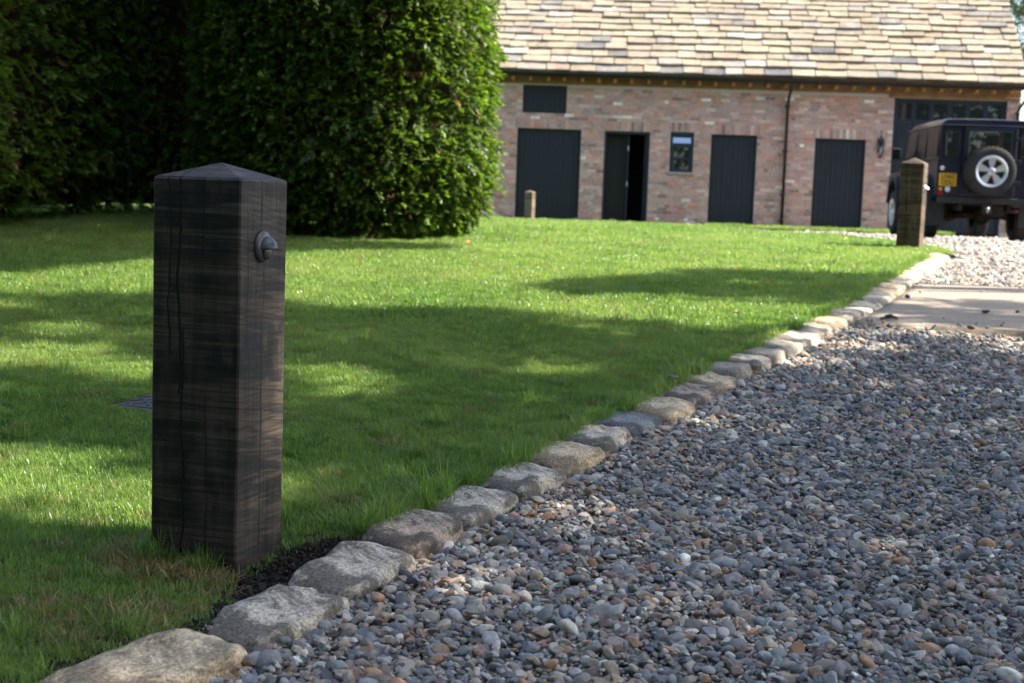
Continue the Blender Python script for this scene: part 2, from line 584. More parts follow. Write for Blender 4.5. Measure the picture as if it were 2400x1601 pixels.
# body of the barn behind the front wall, gables, floor
PITCHR = R_(45)
EY, EZ = -.34, 3.735                            # eaves edge of the slates
RUN = 4.4                                       # eaves to ridge, measured level
def roof_pt(s, lift=0.0):                       # s along the slope from the eaves
    return (EY + s * math.cos(PITCHR) - lift * math.sin(PITCHR), EZ + s * math.sin(PITCHR) + lift * math.cos(PITCHR))
SL = RUN / math.cos(PITCHR)
ridge_y, ridge_z = roof_pt(SL)
DEEP = 2 * ridge_y
def build_shell():
    V = []; Fc = []
    for u in (U0, U1):
        n = len(V)
        V += [(u, .0, bz(0)), (u, DEEP, bz(0)), (u, DEEP, bz(WTOP)), (u, ridge_y, bz(ridge_z - .25)), (u, .0, bz(WTOP))]
        Fc.append((n, n + 1, n + 2, n + 3, n + 4))
    n = len(V)
    V += [(U0, DEEP, bz(0)), (U1, DEEP, bz(0)), (U1, DEEP, bz(WTOP)), (U0, DEEP, bz(WTOP))]
    Fc.append((n, n + 1, n + 2, n + 3))
    mesh('gable_walls', V, Fc, M_MORTAR, barn)
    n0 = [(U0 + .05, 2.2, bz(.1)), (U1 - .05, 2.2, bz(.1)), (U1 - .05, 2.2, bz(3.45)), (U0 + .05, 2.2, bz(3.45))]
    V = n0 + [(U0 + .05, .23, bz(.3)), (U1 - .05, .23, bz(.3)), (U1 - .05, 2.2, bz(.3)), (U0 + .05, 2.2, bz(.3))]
    mesh('dark_inner_shell', V, [(0, 1, 2, 3), (4, 5, 6, 7)], M_DARKIN, barn)  # back and floor sheets coloured dark so the open doorway looks unlit
build_shell()

# roof: boarded base and stone slates in diminishing courses
RU1 = 7.04
def mat_slate(use_attr):
    t = NT('slate_joined' if use_attr else 'slate_single')
    c = t.attr('bcol') if use_attr else t.n('ShaderNodeObjectInfo').outputs['Color']
    pos = t.n('ShaderNodeNewGeometry').outputs['Position']
    v = t.ramp(t.noise(pos, 7, 6, .65), [(.25, .70), (.5, 1.0), (.8, 1.2)])
    lichen = t.ramp(t.noise(pos, 4.5, 5, .6), [(.56, 0.0), (.66, .6)])
    c = t.mix(1.0, c, t.ramp(t.noise(pos, .9, 5, .65, .6), [(.3, .74), (.6, 1.06)]), 'MULTIPLY')
    cc = t.mix(lichen, t.mix(1.0, c, v, 'MULTIPLY'), (.30, .265, .185))
    return t.done(t.bsdf(cc, .85, .25, 0, t.bump(t.noise(pos, 22, 6, .65), .6, .015)))
M_SLATEJ, M_SLATES = mat_slate(True), mat_slate(False)
bm = bmesh.new()
e0, r0 = roof_pt(.06, -.10), roof_pt(SL, -.10)
e1, r1 = roof_pt(.06, -.035), roof_pt(SL, -.035)
def bq(bm, *p): bm.faces.new([bm.verts.new(q) for q in p])
for (ya, za), (yb, zb), flip in ((e0, r0, 1), (e1, r1, 0)):
    bq(bm, (U0 - .2, ya, bz(za)), (RU1 - .06, ya, bz(za)), (RU1 - .06, yb, bz(zb)), (U0 - .2, yb, bz(zb)))
    bq(bm, (U0 - .2, 2 * ridge_y - ya, bz(za)), (RU1 - .06, 2 * ridge_y - ya, bz(za)), (RU1 - .06, yb, bz(zb)), (U0 - .2, yb, bz(zb)))
for u in (U0 - .2, RU1 - .06):
    bq(bm, (u, e0[0], bz(e0[1])), (u, e1[0], bz(e1[1])), (u, r1[0], bz(r1[1])), (u, r0[0], bz(r0[1])))
    bq(bm, (u, 2 * ridge_y - e0[0], bz(e0[1])), (u, 2 * ridge_y - e1[0], bz(e1[1])), (u, r1[0], bz(r1[1])), (u, r0[0], bz(r0[1])))
bq(bm, (U0 - .2, e0[0], bz(e0[1])), (RU1 - .06, e0[0], bz(e0[1])), (RU1 - .06, e1[0], bz(e1[1])), (U0 - .2, e1[0], bz(e1[1])))
roof = from_bm('roof', bm, M_OAKD, barn)

SPAL = [((0.262, 0.216, 0.153), 34), ((0.285, 0.239, 0.172), 22), ((0.244, 0.202, 0.153), 16), ((0.239, 0.212, 0.181), 11), ((0.276, 0.207, 0.153), 6), ((0.299, 0.276, 0.233), 4), ((0.120, 0.115, 0.116), 1.5), ((0.175, 0.161, 0.144), 3)]
_sc = [p[0] for p in SPAL]; _sw = [p[1] for p in SPAL]
def build_slates():
    variants = []
    for k in range(7):
        rnd = random.Random(50 + k)
        j = lambda s: rnd.uniform(-s, s)
        V = []
        for z in (0, 1):
            for (x, y) in ((-.5, 0), (0, 0), (.5, 0), (.5, 1), (-.5, 1)):
                V.append((x + j(.018), y + (j(.035) if y == 0 else 0), z + j(.10)))
        Fc = [(0, 4, 3, 2, 1), (5, 6, 7, 8, 9), (0, 1, 6, 5), (1, 2, 7, 6), (2, 3, 8, 7), (3, 4, 9, 8), (4, 0, 5, 9)]
        variants.append((V, Fc))
    mes = []
    for V, Fc in variants:
        me = bpy.data.meshes.new('roof_slate'); me.from_pydata(V, [], Fc); me.materials.append(M_SLATES); mes.append(me)
    slates = []
    s = 0.0; e = .275; c = 0
    while s < SL - .1:
        u = -6.8 - random.uniform(0, .4)
        RE = RU1 + .07 * max(0, 1 - s / 1.1)
        while u < RE + .02:
            w = random.uniform(.36, .70) * (1.0 if s < 2 else .85)
            if u + w > RE - .18: w = RE + random.uniform(-.02, .03) - u
            if w < .12: break
            slates.append((u, w, s + random.uniform(-.012, .012), e + .10, random.uniform(.050, .080), c))
            u += w + random.uniform(.008, .022)
            if u > RE - .1: break
        s += e; e = max(.165, e * .968); c += 1
    vis = [i for i, q in enumerate(slates) if q[0] > -5.3 and q[2] < 3.4]
    vis.sort(key=lambda i: slates[i][2])
    singles = set(vis[:300])
    V, Fc, Cc = [], [], []
    for i, (u, w, s, ln, th, c) in enumerate(slates):
        base = random.choices(_sc, _sw)[0]; k = random.uniform(.86, 1.12)
        colr = tuple(min(1, x * k) for x in base)
        sag = .03 * math.sin(u * .55 + s * .3) + .018 * mnoise.noise(Vector((u * .8, s * 1.1, 2)))
        y, z = roof_pt(s, sag * .6 - .012)
        tilt = PITCHR - .17 + random.uniform(-.02, .02)
        rot = Euler((tilt, random.uniform(-.012, .012), random.uniform(-.010, .010)))
        mt = Matrix.LocRotScale(Vector((u + w / 2, y, bz(z) + .015)), rot, Vector((w, ln, th)))
        vi = random.randrange(7)
        if i in singles:
            o = new_obj('roof_slate', mes[vi], None, roof)
            o.matrix_local = mt
            o.color = (*colr, 1)
        else:
            n = len(V)
            for q in variants[vi][0]: V.append(mt @ Vector(q))
            Fc += [tuple(n + x for x in f) for f in variants[vi][1]]
            Cc += [colr] * 10
    o = mesh('roof_slates', V, Fc, M_SLATEJ, roof)
    at = o.data.color_attributes.new('bcol', 'FLOAT_COLOR', 'POINT')
    c = np.ones((len(V), 4), np.float32); c[:, :3] = np.array(Cc)
    at.data.foreach_set('color', c.ravel())
    o['kind'] = 'stuff'
build_slates()

# eaves: gutter, rafter feet, wall plate, downpipes
def rafter_mesh():
    bm = bmesh.new(); bm_box(bm, -.034, .034, -.30, .02, bz(3.535), bz(3.645), .006, 1)
    me = bpy.data.meshes.new('rafter_foot'); bm.to_mesh(me); bm.free(); me.materials.append(M_OAK); return me
_rm = rafter_mesh()
u = -4.95 - .389 * 4
while u < 6.95:
    o = new_obj('rafter_foot', _rm, None, barn); o.location = (u + random.uniform(-.03, .03), random.uniform(-.012, .012), random.uniform(-.008, .008)); u += .389
box('wall_plate', U0, U1, -.035, .10, bz(3.472), bz(3.60), M_OAKD, barn, .006, 1)
box('soffit_board', U0, U1, -.03, .12, bz(3.602), bz(3.70), M_OAKD, barn)
box('garage_lintel', 4.05, 6.98, -.045, .06, bz(3.392), bz(3.468), M_OAKD, barn, .008, 1)
def gutter():
    bm = bmesh.new()
    n = 10; r = .092
    for u0, u1 in ((U0 - .15, RU1 + .05),):
        prof = [(-.40 + r * math.cos(a), 3.70 - r * .95 * math.sin(a)) for a in np.linspace(0, math.pi, n)]
        prof2 = [(-.40 + (r - .006) * math.cos(a), 3.70 - (r - .006) * .95 * math.sin(a)) for a in np.linspace(math.pi, 0, n)]
        loop = prof + prof2
        A = [bm.verts.new((u0, y, bz(z))) for y, z in loop]; B = [bm.verts.new((u1, y, bz(z))) for y, z in loop]
        for k in range(len(loop)):
            bm.faces.new((A[k], A[(k + 1) % len(loop)], B[(k + 1) % len(loop)], B[k]))
        bm.faces.new(A[::-1]); bm.faces.new(B)
    return from_bm('gutter', bm, M_BLACK, barn)
gutter()
def downpipe(u, dx):
    dp = tube('downpipe', [(u + dx, -.40, bz(3.66)), (u + dx, -.40, bz(3.56)), (u + dx * .8, -.36, bz(3.48)), (u + dx * .1, -.12, bz(3.24)), (u, -.085, bz(3.14)), (u, -.085, bz(.36))], .036, M_BLACK, barn, 12)
    for z in (3.12, 2.1, 1.1, .5):
        lathe('pipe_collar', [(.036, -.03), (.046, -.028), (.046, .028), (.036, .03)], M_BLACK, dp, 12, 'Z', (u, -.085, bz(z)))
        box('pipe_bracket', u - .06, u + .06, -.045, -.012, bz(z) - .018, bz(z) + .018, M_BLACK, dp)
downpipe(1.755, .03)
downpipe(6.94, .16)

# doors
def boarded(name, key, mat, board=.115, rec=.07, frame=.05, zlo=None, label=None):
    a, b, c, d = OPEN[key]
    if zlo: c = zlo
    dr = empty(name, (0, 0, 0), 0, barn)
    if label: dr['label'] = label
    bm = bmesh.new()
    bm_box(bm, a + .002, a + frame, rec - .02, rec + .08, bz(c), bz(d) - .002)
    bm_box(bm, b - frame, b - .002, rec - .02, rec + .08, bz(c), bz(d) - .002)
    bm_box(bm, a + frame, b - frame, rec - .018, rec + .08, bz(d) - frame, bz(d) - .002)
    from_bm('door_frame', bm, mat, dr)
    x0, x1 = a + frame + .004, b - frame - .004
    n = max(1, int(round((x1 - x0) / board))); w = (x1 - x0) / n
    bm = bmesh.new(); bm_box(bm, -w / 2 + .002, w / 2 - .002, 0, .03, bz(c) + .01, bz(d) - frame - .004, .0035, 1)
    me = bpy.data.meshes.new('door_board'); bm.to_mesh(me); bm.free(); me.materials.append(mat)
    for i in range(n):
        o = new_obj('door_board', me, None, dr); o.location = (x0 + (i + .5) * w, rec + random.uniform(-.0015, .0015), 0)
    box('door_backing', x0, x1, rec + .032, rec + .05, bz(c) + .01, bz(d) - frame, M_BLACK, dr)
    return dr
boarded('door', 'd1', M_NAVY, label='wide double boarded door under the hatch')
boarded('hatch', 'hatch', M_NAVY, frame=.03, rec=.04)
boarded('door', 'd4', M_NAVY, label='closed boarded door beside the downpipe')
boarded('door', 'd5', M_NAVY, label='closed boarded door next to the lantern')
# the open doorway
dr = empty('open_door', (0, 0, 0), 0, barn); dr['label'] = 'open double doorway with its leaf folded inward'
a, b, c, d = OPEN['d2']
bm = bmesh.new()
bm_box(bm, a + .002, a + .06, .03, .13, bz(.3), bz(d) - .002); bm_box(bm, b - .06, b - .002, .03, .13, bz(.3), bz(d) - .002)
bm_box(bm, a + .06, b - .06, .032, .13, bz(d) - .06, bz(d) - .002)
from_bm('door_frame', bm, M_NAVYF, dr)
lf = box('door_leaf', a + .07, -1.875, .34, .385, bz(.32), bz(d) - .07, M_BLACK, dr, .004, 1)
box('leaf_edge', -1.872, -1.835, .12, .385, bz(.32), bz(d) - .07, M_NAVYF, dr, .004, 1)
for z in (2.05, 1.22):
    box('hinge', -1.868, -1.838, .105, .118, bz(z) - .05, bz(z) + .05, M_STEEL, lf)
box('door_leaf', b - .115, b - .07, .14, .62, bz(.32), bz(d) - .07, M_NAVYF, dr, .004, 1)

# glass
def mat_glass(name, refl):
    t = NT(name)
    gl = t.n('ShaderNodeBsdfGlossy'); gl.inputs['Roughness'].default_value = .02
    gl.inputs['Color'].default_value = (.85, .9, .95, 1)
    df = t.bsdf((.010, .013, .012), .3, .2)
    mx = t.n('ShaderNodeMixShader'); mx.inputs[0].default_value = refl
    t.l(df, mx.inputs[1]); t.l(gl.outputs[0], mx.inputs[2])
    return t.done(mx.outputs[0])
M_GLASS, M_GLASSR = mat_glass('dark_window_glass', .10), mat_glass('fanlight_glass', .45)

def window():
    a, b, c, d = OPEN['win']
    w = empty('window', (0, 0, 0), 0, barn)
    bm = bmesh.new(); f = .065; y0, y1 = .03, .10
    bm_box(bm, a + .002, a + f, y0, y1, bz(c) + .002, bz(d) - .002); bm_box(bm, b - f, b - .002, y0, y1, bz(c) + .002, bz(d) - .002)
    zt = d - .30
    bm_box(bm, a + f, b - f, y0 + .002, y1, bz(d) - .085, bz(d) - .002); bm_box(bm, a + f, b - f, y0 + .002, y1, bz(c) + .002, bz(c) + .07)
    bm_box(bm, a + f, b - f, y0 + .002, y1, bz(zt) - .05, bz(zt) + .05)
    zm = (c + .07 + zt - .05) / 2
    bm_box(bm, a + f, b - f, y0 + .01, y1, bz(zm) - .02, bz(zm) + .02)
    bm_box(bm, a + f, a + f + .035, y0 + .012, y1 - .004, bz(c) + .07, bz(zt) - .05); bm_box(bm, b - f - .035, b - f, y0 + .012, y1 - .004, bz(c) + .07, bz(zt) - .05)
    from_bm('window_frame', bm, M_NAVYF, w)
    for z0, z1 in ((c + .07, zm - .02), (zm + .02, zt - .05)):
        box('pane', a + f + .03, b - f - .03, .065, .072, bz(z0), bz(z1), M_GLASS, w)
    p = mesh('fanlight_pane', [(a + f, .05, bz(zt) + .05), (b - f, .05, bz(zt) + .05), (b - f, .098, bz(d) - .085), (a + f, .098, bz(d) - .085)], [(0, 1, 2, 3)], M_GLASSR, w)
    box('window_sill', a - .03, b + .03, -.05, .05, bz(c) - .055, bz(c), M_SILL, w, .006, 1)
window()
def garage():
    a, b, c, d = OPEN['gar']
    g = empty('garage_door', (0, 0, 0), 0, barn)
    bm = bmesh.new(); y0, y1 = .05, .13
    bm_box(bm, a + .002, a + .06, y0, y1, bz(.3), bz(d) - .002); bm_box(bm, b - .06, b - .002, y0, y1, bz(.3), bz(d) - .002)
    bm_box(bm, a + .06, b - .06, y0 + .002, y1, bz(d) - .06, bz(d) - .002)
    from_bm('door_frame', bm, M_NAVYF, g)
    n = 6; w = (b - a - .12) / n
    for i in range(n):
        x0 = a + .06 + i * w
        lf = box('door_leaf', x0 + .004, x0 + w - .004, .085, .125, bz(.34), bz(2.86), M_NAVY, g, .004, 1)
        k = int(round((w - .1) / .11)); bw = (w - .1) / k
        for q in range(k):
            box('door_board', x0 + .05 + q * bw + .003, x0 + .05 + (q + 1) * bw - .003, .074, .086, bz(.45), bz(2.78), M_NAVY, lf, .003, 1)
        bm = bmesh.new()
        bm_box(bm, x0 + .004, x0 + .05, .085, .125, bz(2.862), bz(d) - .062); bm_box(bm, x0 + w - .05, x0 + w - .004, .085, .125, bz(2.862), bz(d) - .062)
        bm_box(bm, x0 + .05, x0 + w - .05, .087, .125, bz(2.862), bz(2.92)); bm_box(bm, x0 + .05, x0 + w - .05, .087, .125, bz(d) - .10, bz(d) - .062)
        fr = from_bm('light_frame', bm, M_NAVYF, g)
        box('pane', x0 + .05, x0 + w - .05, .10, .106, bz(2.92), bz(d) - .10, M_GLASS, fr)
garage()

# ================================================================== kerb of rough stones
def mat_stone(name, a, b, c, stain):
    t = NT(name); o = t.coord()
    base = t.ramp(t.noise(o, 7, 7, .62, .3), [(.28, a), (.5, b), (.74, c)])
    grain = t.ramp(t.noise(o, 130, 3, .6), [(.34, .5), (.5, 1.0), (.66, 1.4)])
    cc = t.mix(1.0, base, grain, 'MULTIPLY')
    pits = t.ramp(t.noise(t.mapping(o, (1, 1, 1), (3, 1, 7)), 38, 5, .7), [(.60, 0.0), (.70, 1.0)])
    cc = t.mix(t.math('MULTIPLY', pits, .55), cc, (.045, .042, .038))
    st = t.ramp(t.noise(t.mapping(o, (1, 1, 1.4), (9, 4, 2)), 6.5, 7, .68, .4), [(.47, 0.0), (.56, 1.0)])
    cc = t.mix(t.math('MULTIPLY', st, stain), cc, (.028, .026, .024))
    pale = t.ramp(t.noise(t.mapping(o, (1, 1, 1), (1, 8, 3)), 10, 6, .7), [(.58, 0.0), (.70, .45)])
    cc = t.mix(pale, cc, (.50, .47, .42))
    h = t.math('ADD', t.noise(o, 30, 7, .65), t.math('MULTIPLY', t.noise(o, 150, 3, .6), .35))
    return t.done(t.bsdf(cc, .88, .25, 0, t.bump(h, .75, .012)))
MS = dict(grey=mat_stone('grey_gritstone', (0.390, 0.332, 0.258), (0.606, 0.522, 0.405), (0.780, 0.668, 0.515), .75),
          buff=mat_stone('buff_sandstone', (0.468, 0.341, 0.218), (0.701, 0.541, 0.342), (0.800, 0.648, 0.422), .6),
          tan=mat_stone('tan_sandstone', (.33, .24, .17), (.46, .36, .27), (.52, .43, .33), .8),
          blue=mat_stone('blue_grey_stone', (0.087, 0.100, 0.117), (0.195, 0.207, 0.218), (0.333, 0.316, 0.266), .5),
          pale=mat_stone('pale_sandstone', (.30, .26, .20), (.40, .345, .265), (.46, .40, .31), .35))
kerb = empty('kerb', (1.2, 7, 0.1)); kerb['kind'] = 'structure'
SKIND = ['grey', 'buff', 'buff', 'grey', 'grey', 'tan', 'grey', 'grey', 'buff', 'grey', 'blue', 'buff', 'tan', 'buff', 'pale', 'grey', 'pale', 'pale', 'grey', 'pale', 'buff', 'grey', 'grey', 'pale', 'buff', 'pale', 'buff', 'pale', 'pale', 'buff']
SLAB = {'tan': None, 'blue': 'dark blue grey kerb stone', 'pale': None, 'grey': None, 'buff': None}
def kerb_stone(i):
    P = [Vector((x, y, 0)) for x, y in KERB_C]
    p = P[i]
    d0 = (P[i] - P[i - 1]).length if i else .38
    d1 = (P[i + 1] - P[i]).length if i < len(P) - 1 else .4
    dirv = ((P[i + 1] if i < len(P) - 1 else P[i]) - (P[i - 1] if i else P[i])).normalized()
    L = (d0 + d1) / 2 * (.985 if i < 14 else .99)
    rnd = random.Random(300 + i)
    W = rnd.uniform(.20, .25); H = .20
    cen = p + dirv * (d1 - d0) / 4
    bm = bmesh.new()
    bmesh.ops.create_cube(bm, size=2.0)
    near = i < 14
    bmesh.ops.subdivide_edges(bm, edges=bm.edges[:], cuts=12 if near else 6, use_grid_fill=True)
    off = Vector((i * 7.3, i * 3.1, i * 1.7))
    n = rnd.uniform(5.5, 8.0)
    cuts = [(Vector((rnd.gauss(0, 1), rnd.gauss(0, 1), rnd.gauss(.1, .9))).normalized(), rnd.uniform(1.20, 1.38)) for _ in range(10)]
    skew = rnd.uniform(-.10, .10); tp = rnd.uniform(-.12, .12)
    for v in bm.verts:
        c = v.co
        r = (abs(c.x) ** n + abs(c.y) ** n + abs(c.z) ** n) ** (1 / n)
        q = c / r
        for nrm, dd in cuts:
            e = q.dot(nrm) - dd
            if e > 0: q = q - nrm * e * .85
        x, y, z = q.x * L / 2, q.y * W / 2 * (1 + tp * q.x), q.z * H / 2
        x += skew * y * 1.0
        nn = mnoise.noise_vector(off + q * 1.5)
        n2 = mnoise.noise_vector(off * 2 + q * 5.0)
        n3 = mnoise.noise(off + q * 12)
        x += nn.x * .016 + n2.x * .007; y += nn.y * .014 + n2.y * .006
        z += (nn.z * .010 + n2.z * .005 + n3 * .003)
        v.co = Vector((x, y, z))
    o = from_bm('kerb_stone', bm, MS[SKIND[i]], kerb, True)
    gz = float(G(cen.y))
    top = (.020 if i < 8 else .028) + rnd.uniform(-.006, .010)
    slope = float(G(cen.y + .2) - G(cen.y - .2)) / .4
    ang = math.atan2(dirv.y, dirv.x)
    q = Vector((dirv.x, dirv.y, slope * dirv.y)).normalized()
    yv = Vector((-dirv.y, dirv.x, rnd.uniform(.0, .10))).normalized()
    zv = q.cross(yv).normalized(); yv = zv.cross(q)
    mt = Matrix((q, yv, zv)).transposed().to_4x4()
    mt.translation = Vector((cen.x, cen.y, gz + top - H / 2)) - kerb.location
    o.matrix_local = mt
    if SLAB[SKIND[i]]: o['label'] = SLAB[SKIND[i]]
    return o
for i in range(len(KERB_C)): kerb_stone(i)

# ================================================================== gravel
def pebble_mesh(k, rough, angular):
    rnd = random.Random(900 + k)
    bm = bmesh.new()
    bmesh.ops.create_icosphere(bm, subdivisions=3, radius=1.0)
    off = Vector((k * 5.1, k * 2.7, k * 9.3))
    planes = [(Vector((rnd.gauss(0, 1), rnd.gauss(0, 1), rnd.gauss(0, 1))).normalized(), rnd.uniform(.55, .85)) for _ in range(9 if angular else 3)]
    asp = (1.0, rnd.uniform(.6, .88), rnd.uniform(.36, .62))
    V = []
    for v in bm.verts:
        c = v.co.copy()
        for nrm, dd in planes:
            e = c.dot(nrm) - dd
            if e > 0: c -= nrm * e * (.92 if angular else .7)
        c *= 1 + .16 * mnoise.noise(off + c * 1.1) + rough * mnoise.noise(off + c * 4)
        V.append((c.x * asp[0], c.y * asp[1], c.z * asp[2]))
    Fc = [tuple(x.index for x in f.verts) for f in bm.faces]
    bm.free()
    return V, Fc
def mat_pebble(name, stops, rough=.62):
    t = NT(name)
    rnd = t.rand()
    base = t.ramp(rnd, stops, 'CONSTANT')
    o = t.coord()
    r2 = t.math('FRACT', t.math('MULTIPLY', rnd, 37.7))
    base = t.mix(1.0, base, t.ramp(r2, [(0, .6), (1, 1.3)]), 'MULTIPLY')
    nv = t.n('ShaderNodeVectorMath', operation='ADD'); t.l(o, nv.inputs[0])
    cb = t.n('ShaderNodeCombineXYZ'); t.l(t.math('MULTIPLY', rnd, 91.0), cb.inputs[0]); t.l(cb.outputs[0], nv.inputs[1])
    sp = t.ramp(t.noise(nv.outputs[0], 2.2, 6, .7, .4), [(.3, .70), (.52, 1.0), (.72, 1.32)])
    base = t.mix(1.0, base, sp, 'MULTIPLY')
    vein = t.ramp(t.noise(nv.outputs[0], 9, 4, .7), [(.62, 0.0), (.74, .35)])
    base = t.mix(vein, base, (.45, .43, .40))
    return t.done(t.bsdf(base, rough, .35, 0, t.bump(t.noise(nv.outputs[0], 7, 5, .65), .35, .05)))
PST = [(0, (0.233, 0.238, 0.241)), (.12, (0.330, 0.319, 0.302)), (.24, (0.159, 0.164, 0.171)), (.32, (0.392, 0.372, 0.342)), (.42, (0.318, 0.279, 0.217)), (.53, (0.282, 0.214, 0.177)),
       (.63, (0.514, 0.446, 0.353)), (.71, (0.245, 0.255, 0.239)), (.78, (0.441, 0.321, 0.217)), (.85, (0.490, 0.291, 0.160)), (.89, (0.661, 0.582, 0.479)), (.945, (0.428, 0.273, 0.205)), (.975, (0.765, 0.725, 0.616))]
M_PEB = mat_pebble('river_pebble', PST)
PEB = []
for k in range(16):
    V, Fc = pebble_mesh(k, .05 if k % 2 else .03, k % 3 != 0)
    PEB.append(proto('pebble_shape_%d' % k, V, Fc, M_PEB, None, True, 26 if k % 3 != 0 else None))

def drive_zv(x, y):
    k = kerb_x(y)
    rut = .018 * np.sin((x - k) * 3.1 + .7) * np.clip(x - k, 0, 1)
    bump = .008 * (np.sin(x * 5.3 + y * 2.1) * np.sin(y * 4.1 - x * 1.7)) + .008 * np.sin(x * 2.2 - y * 3.3)
    return G(y) - .046 + rut * .6 + bump
def jitter_grid(x0, x1, y0, y1, sp):
    gx, gy = np.meshgrid(np.arange(x0, x1, sp), np.arange(y0, y1, sp))
    gx = gx + (np.arange(gx.shape[0]) % 2)[:, None] * sp * .5
    p = np.stack([gx.ravel(), gy.ravel()], 1)
    return p + rng.uniform(-.48, .48, p.shape) * sp
def slab_mask(x, y):
    u = (x - kerb_x(y) - .14) / 4.2
    return (y > 8.93 - np.clip(u, 0, 1) * .55 + .04 * np.sin(x * 9)) & (y < 8.95 + 2.74 - np.clip(u, 0, 1) * .55) & (u > -.02)
def gravel_points():
    P = []
    for (y0, y1, sp, layers, k) in ((1.7, 6.2, .0185, 2, .90), (6.2, 9.3, .022, 2, 1.0), (10.9, 18.5, .027, 1, 1.15), (18.5, 31.4, .044, 1, 1.7)):
        for L in range(layers):
            p = jitter_grid(-1.6, 13, y0, y1, sp * (1.0 if L == 0 else 1.25))
            kx = kerb_x(p[:, 1])
            ok = (p[:, 0] > kx + np.where(p[:, 1] < 14.4, .085, .02)) & (p[:, 0] < .375 * p[:, 1] + 1.0) & ~slab_mask(p[:, 0], p[:, 1])
            p = p[ok]
            n = len(p)
            r = .0128 * k * np.exp(rng.normal(0, .46, n))
            r = np.clip(r, .004, .038 * k)
            z = drive_zv(p[:, 0], p[:, 1]) + (rng.uniform(-.010, .004, n) if L == 0 else rng.uniform(.002, .016, n))
            # gravel is banked against the kerb a little
            edge = p[:, 0] - kerb_x(p[:, 1])
            z += .012 * np.exp(-((edge - .15) / .12) ** 2)
            P.append(np.stack([p[:, 0], p[:, 1], z, r], 1))
    # strays kicked on to the slab, thickest along its two edges
    p = jitter_grid(2.0, 6.5, 8.2, 11.9, .055)
    u = np.clip((p[:, 0] - kerb_x(p[:, 1]) - .14) / 4.2, 0, 1)
    v = (p[:, 1] - 8.95 + u * .55) / 2.72
    edge = np.minimum(v, 1 - v) * 2.72
    p = p[slab_mask(p[:, 0], p[:, 1]) & (edge > .0) & (rng.random(len(p)) < .55 * np.exp(-edge / .10) + .006)]
    P.append(np.stack([p[:, 0], p[:, 1], G(p[:, 1]) + .0, rng.uniform(.007, .018, len(p))], 1))
    # grit between the stones in the foreground
    p = jitter_grid(-1.6, 4, 1.9, 5.2, .016)
    p = p[(p[:, 0] > kerb_x(p[:, 1]) + .07) & (p[:, 0] < .375 * p[:, 1] + .3)]
    n = len(p)
    P.append(np.stack([p[:, 0], p[:, 1], drive_zv(p[:, 0], p[:, 1]) + rng.uniform(-.006, .006, n), rng.uniform(.003, .0065, n)], 1))
    P = np.concatenate(P)
    return P
gp = gravel_points()
n = len(gp)
rots = np.stack([rng.normal(0, .42, n), rng.normal(0, .42, n), rng.uniform(0, 6.283, n)], 1)
steep = rng.random(n) < .16
rots[steep, 0] = rng.uniform(-1.3, 1.3, steep.sum())
sc = gp[:, 3:4] * rng.uniform(.85, 1.15, (n, 3))
g = scatter('gravel', gp[:, :3], rots, sc, rng.integers(0, len(PEB), n), PEB)
tag(g, 'grey and brown river pebble gravel covering the drive', 'gravel', kind='stuff')

# single pebbles that lie by themselves on the slab and kerb
def loose_pebble(px, py, r, zoff, label, k, colr):
    p = hit(px, py)
    V, Fc = pebble_mesh(40 + k, .04, k % 2 == 0)
    mt = m_plain('loose_pebble_%d' % k, colr, .65, .35, var=.2, scale=1.2, bump=.2)
    o = mesh('pebble', [(v[0] * r, v[1] * r, v[2] * r) for v in V], Fc, mt, None, True)
    o.location = (p[0], p[1], float(G(p[1])) + zoff + r * .45)
    o.rotation_euler = (.1, .15, k * 1.3)
    tag(o, label, 'pebble', 'loose pebbles off the gravel')
loose_pebble(1577, 916, .024, .05, 'round grey pebble sitting on top of a tan kerb stone', 0, (.16, .15, .15))
loose_pebble(2127, 697, .030, -.005, 'dark pebble lying against the kerb at the slab edge', 1, (.06, .07, .09))
loose_pebble(2083, 746, .034, -.005, 'middle one of three dark pebbles in a row on the slab', 2, (.07, .065, .055))
loose_pebble(2069, 747, .024, -.005, 'smallest of three dark pebbles in a row, nearest the kerb', 3, (.08, .075, .06))
loose_pebble(2097, 747, .027, -.005, 'last of three dark pebbles in a row, farthest from the kerb', 4, (.08, .075, .065))
loose_pebble(2085, 766, .026, -.005, 'dark pebble at the front edge of the slab', 5, (.06, .06, .065))
loose_pebble(2274, 771, .034, -.005, 'brown pebble at the front edge of the slab, far right', 6, (.11, .085, .06))
loose_pebble(2310, 733, .027, -.005, 'lone dark pebble out in the middle of the slab', 7, (.07, .07, .075))
loose_pebble(2158, 685, .022, -.005, 'small brown pebble at the back of the slab near the kerb', 8, (.2, .13, .08))

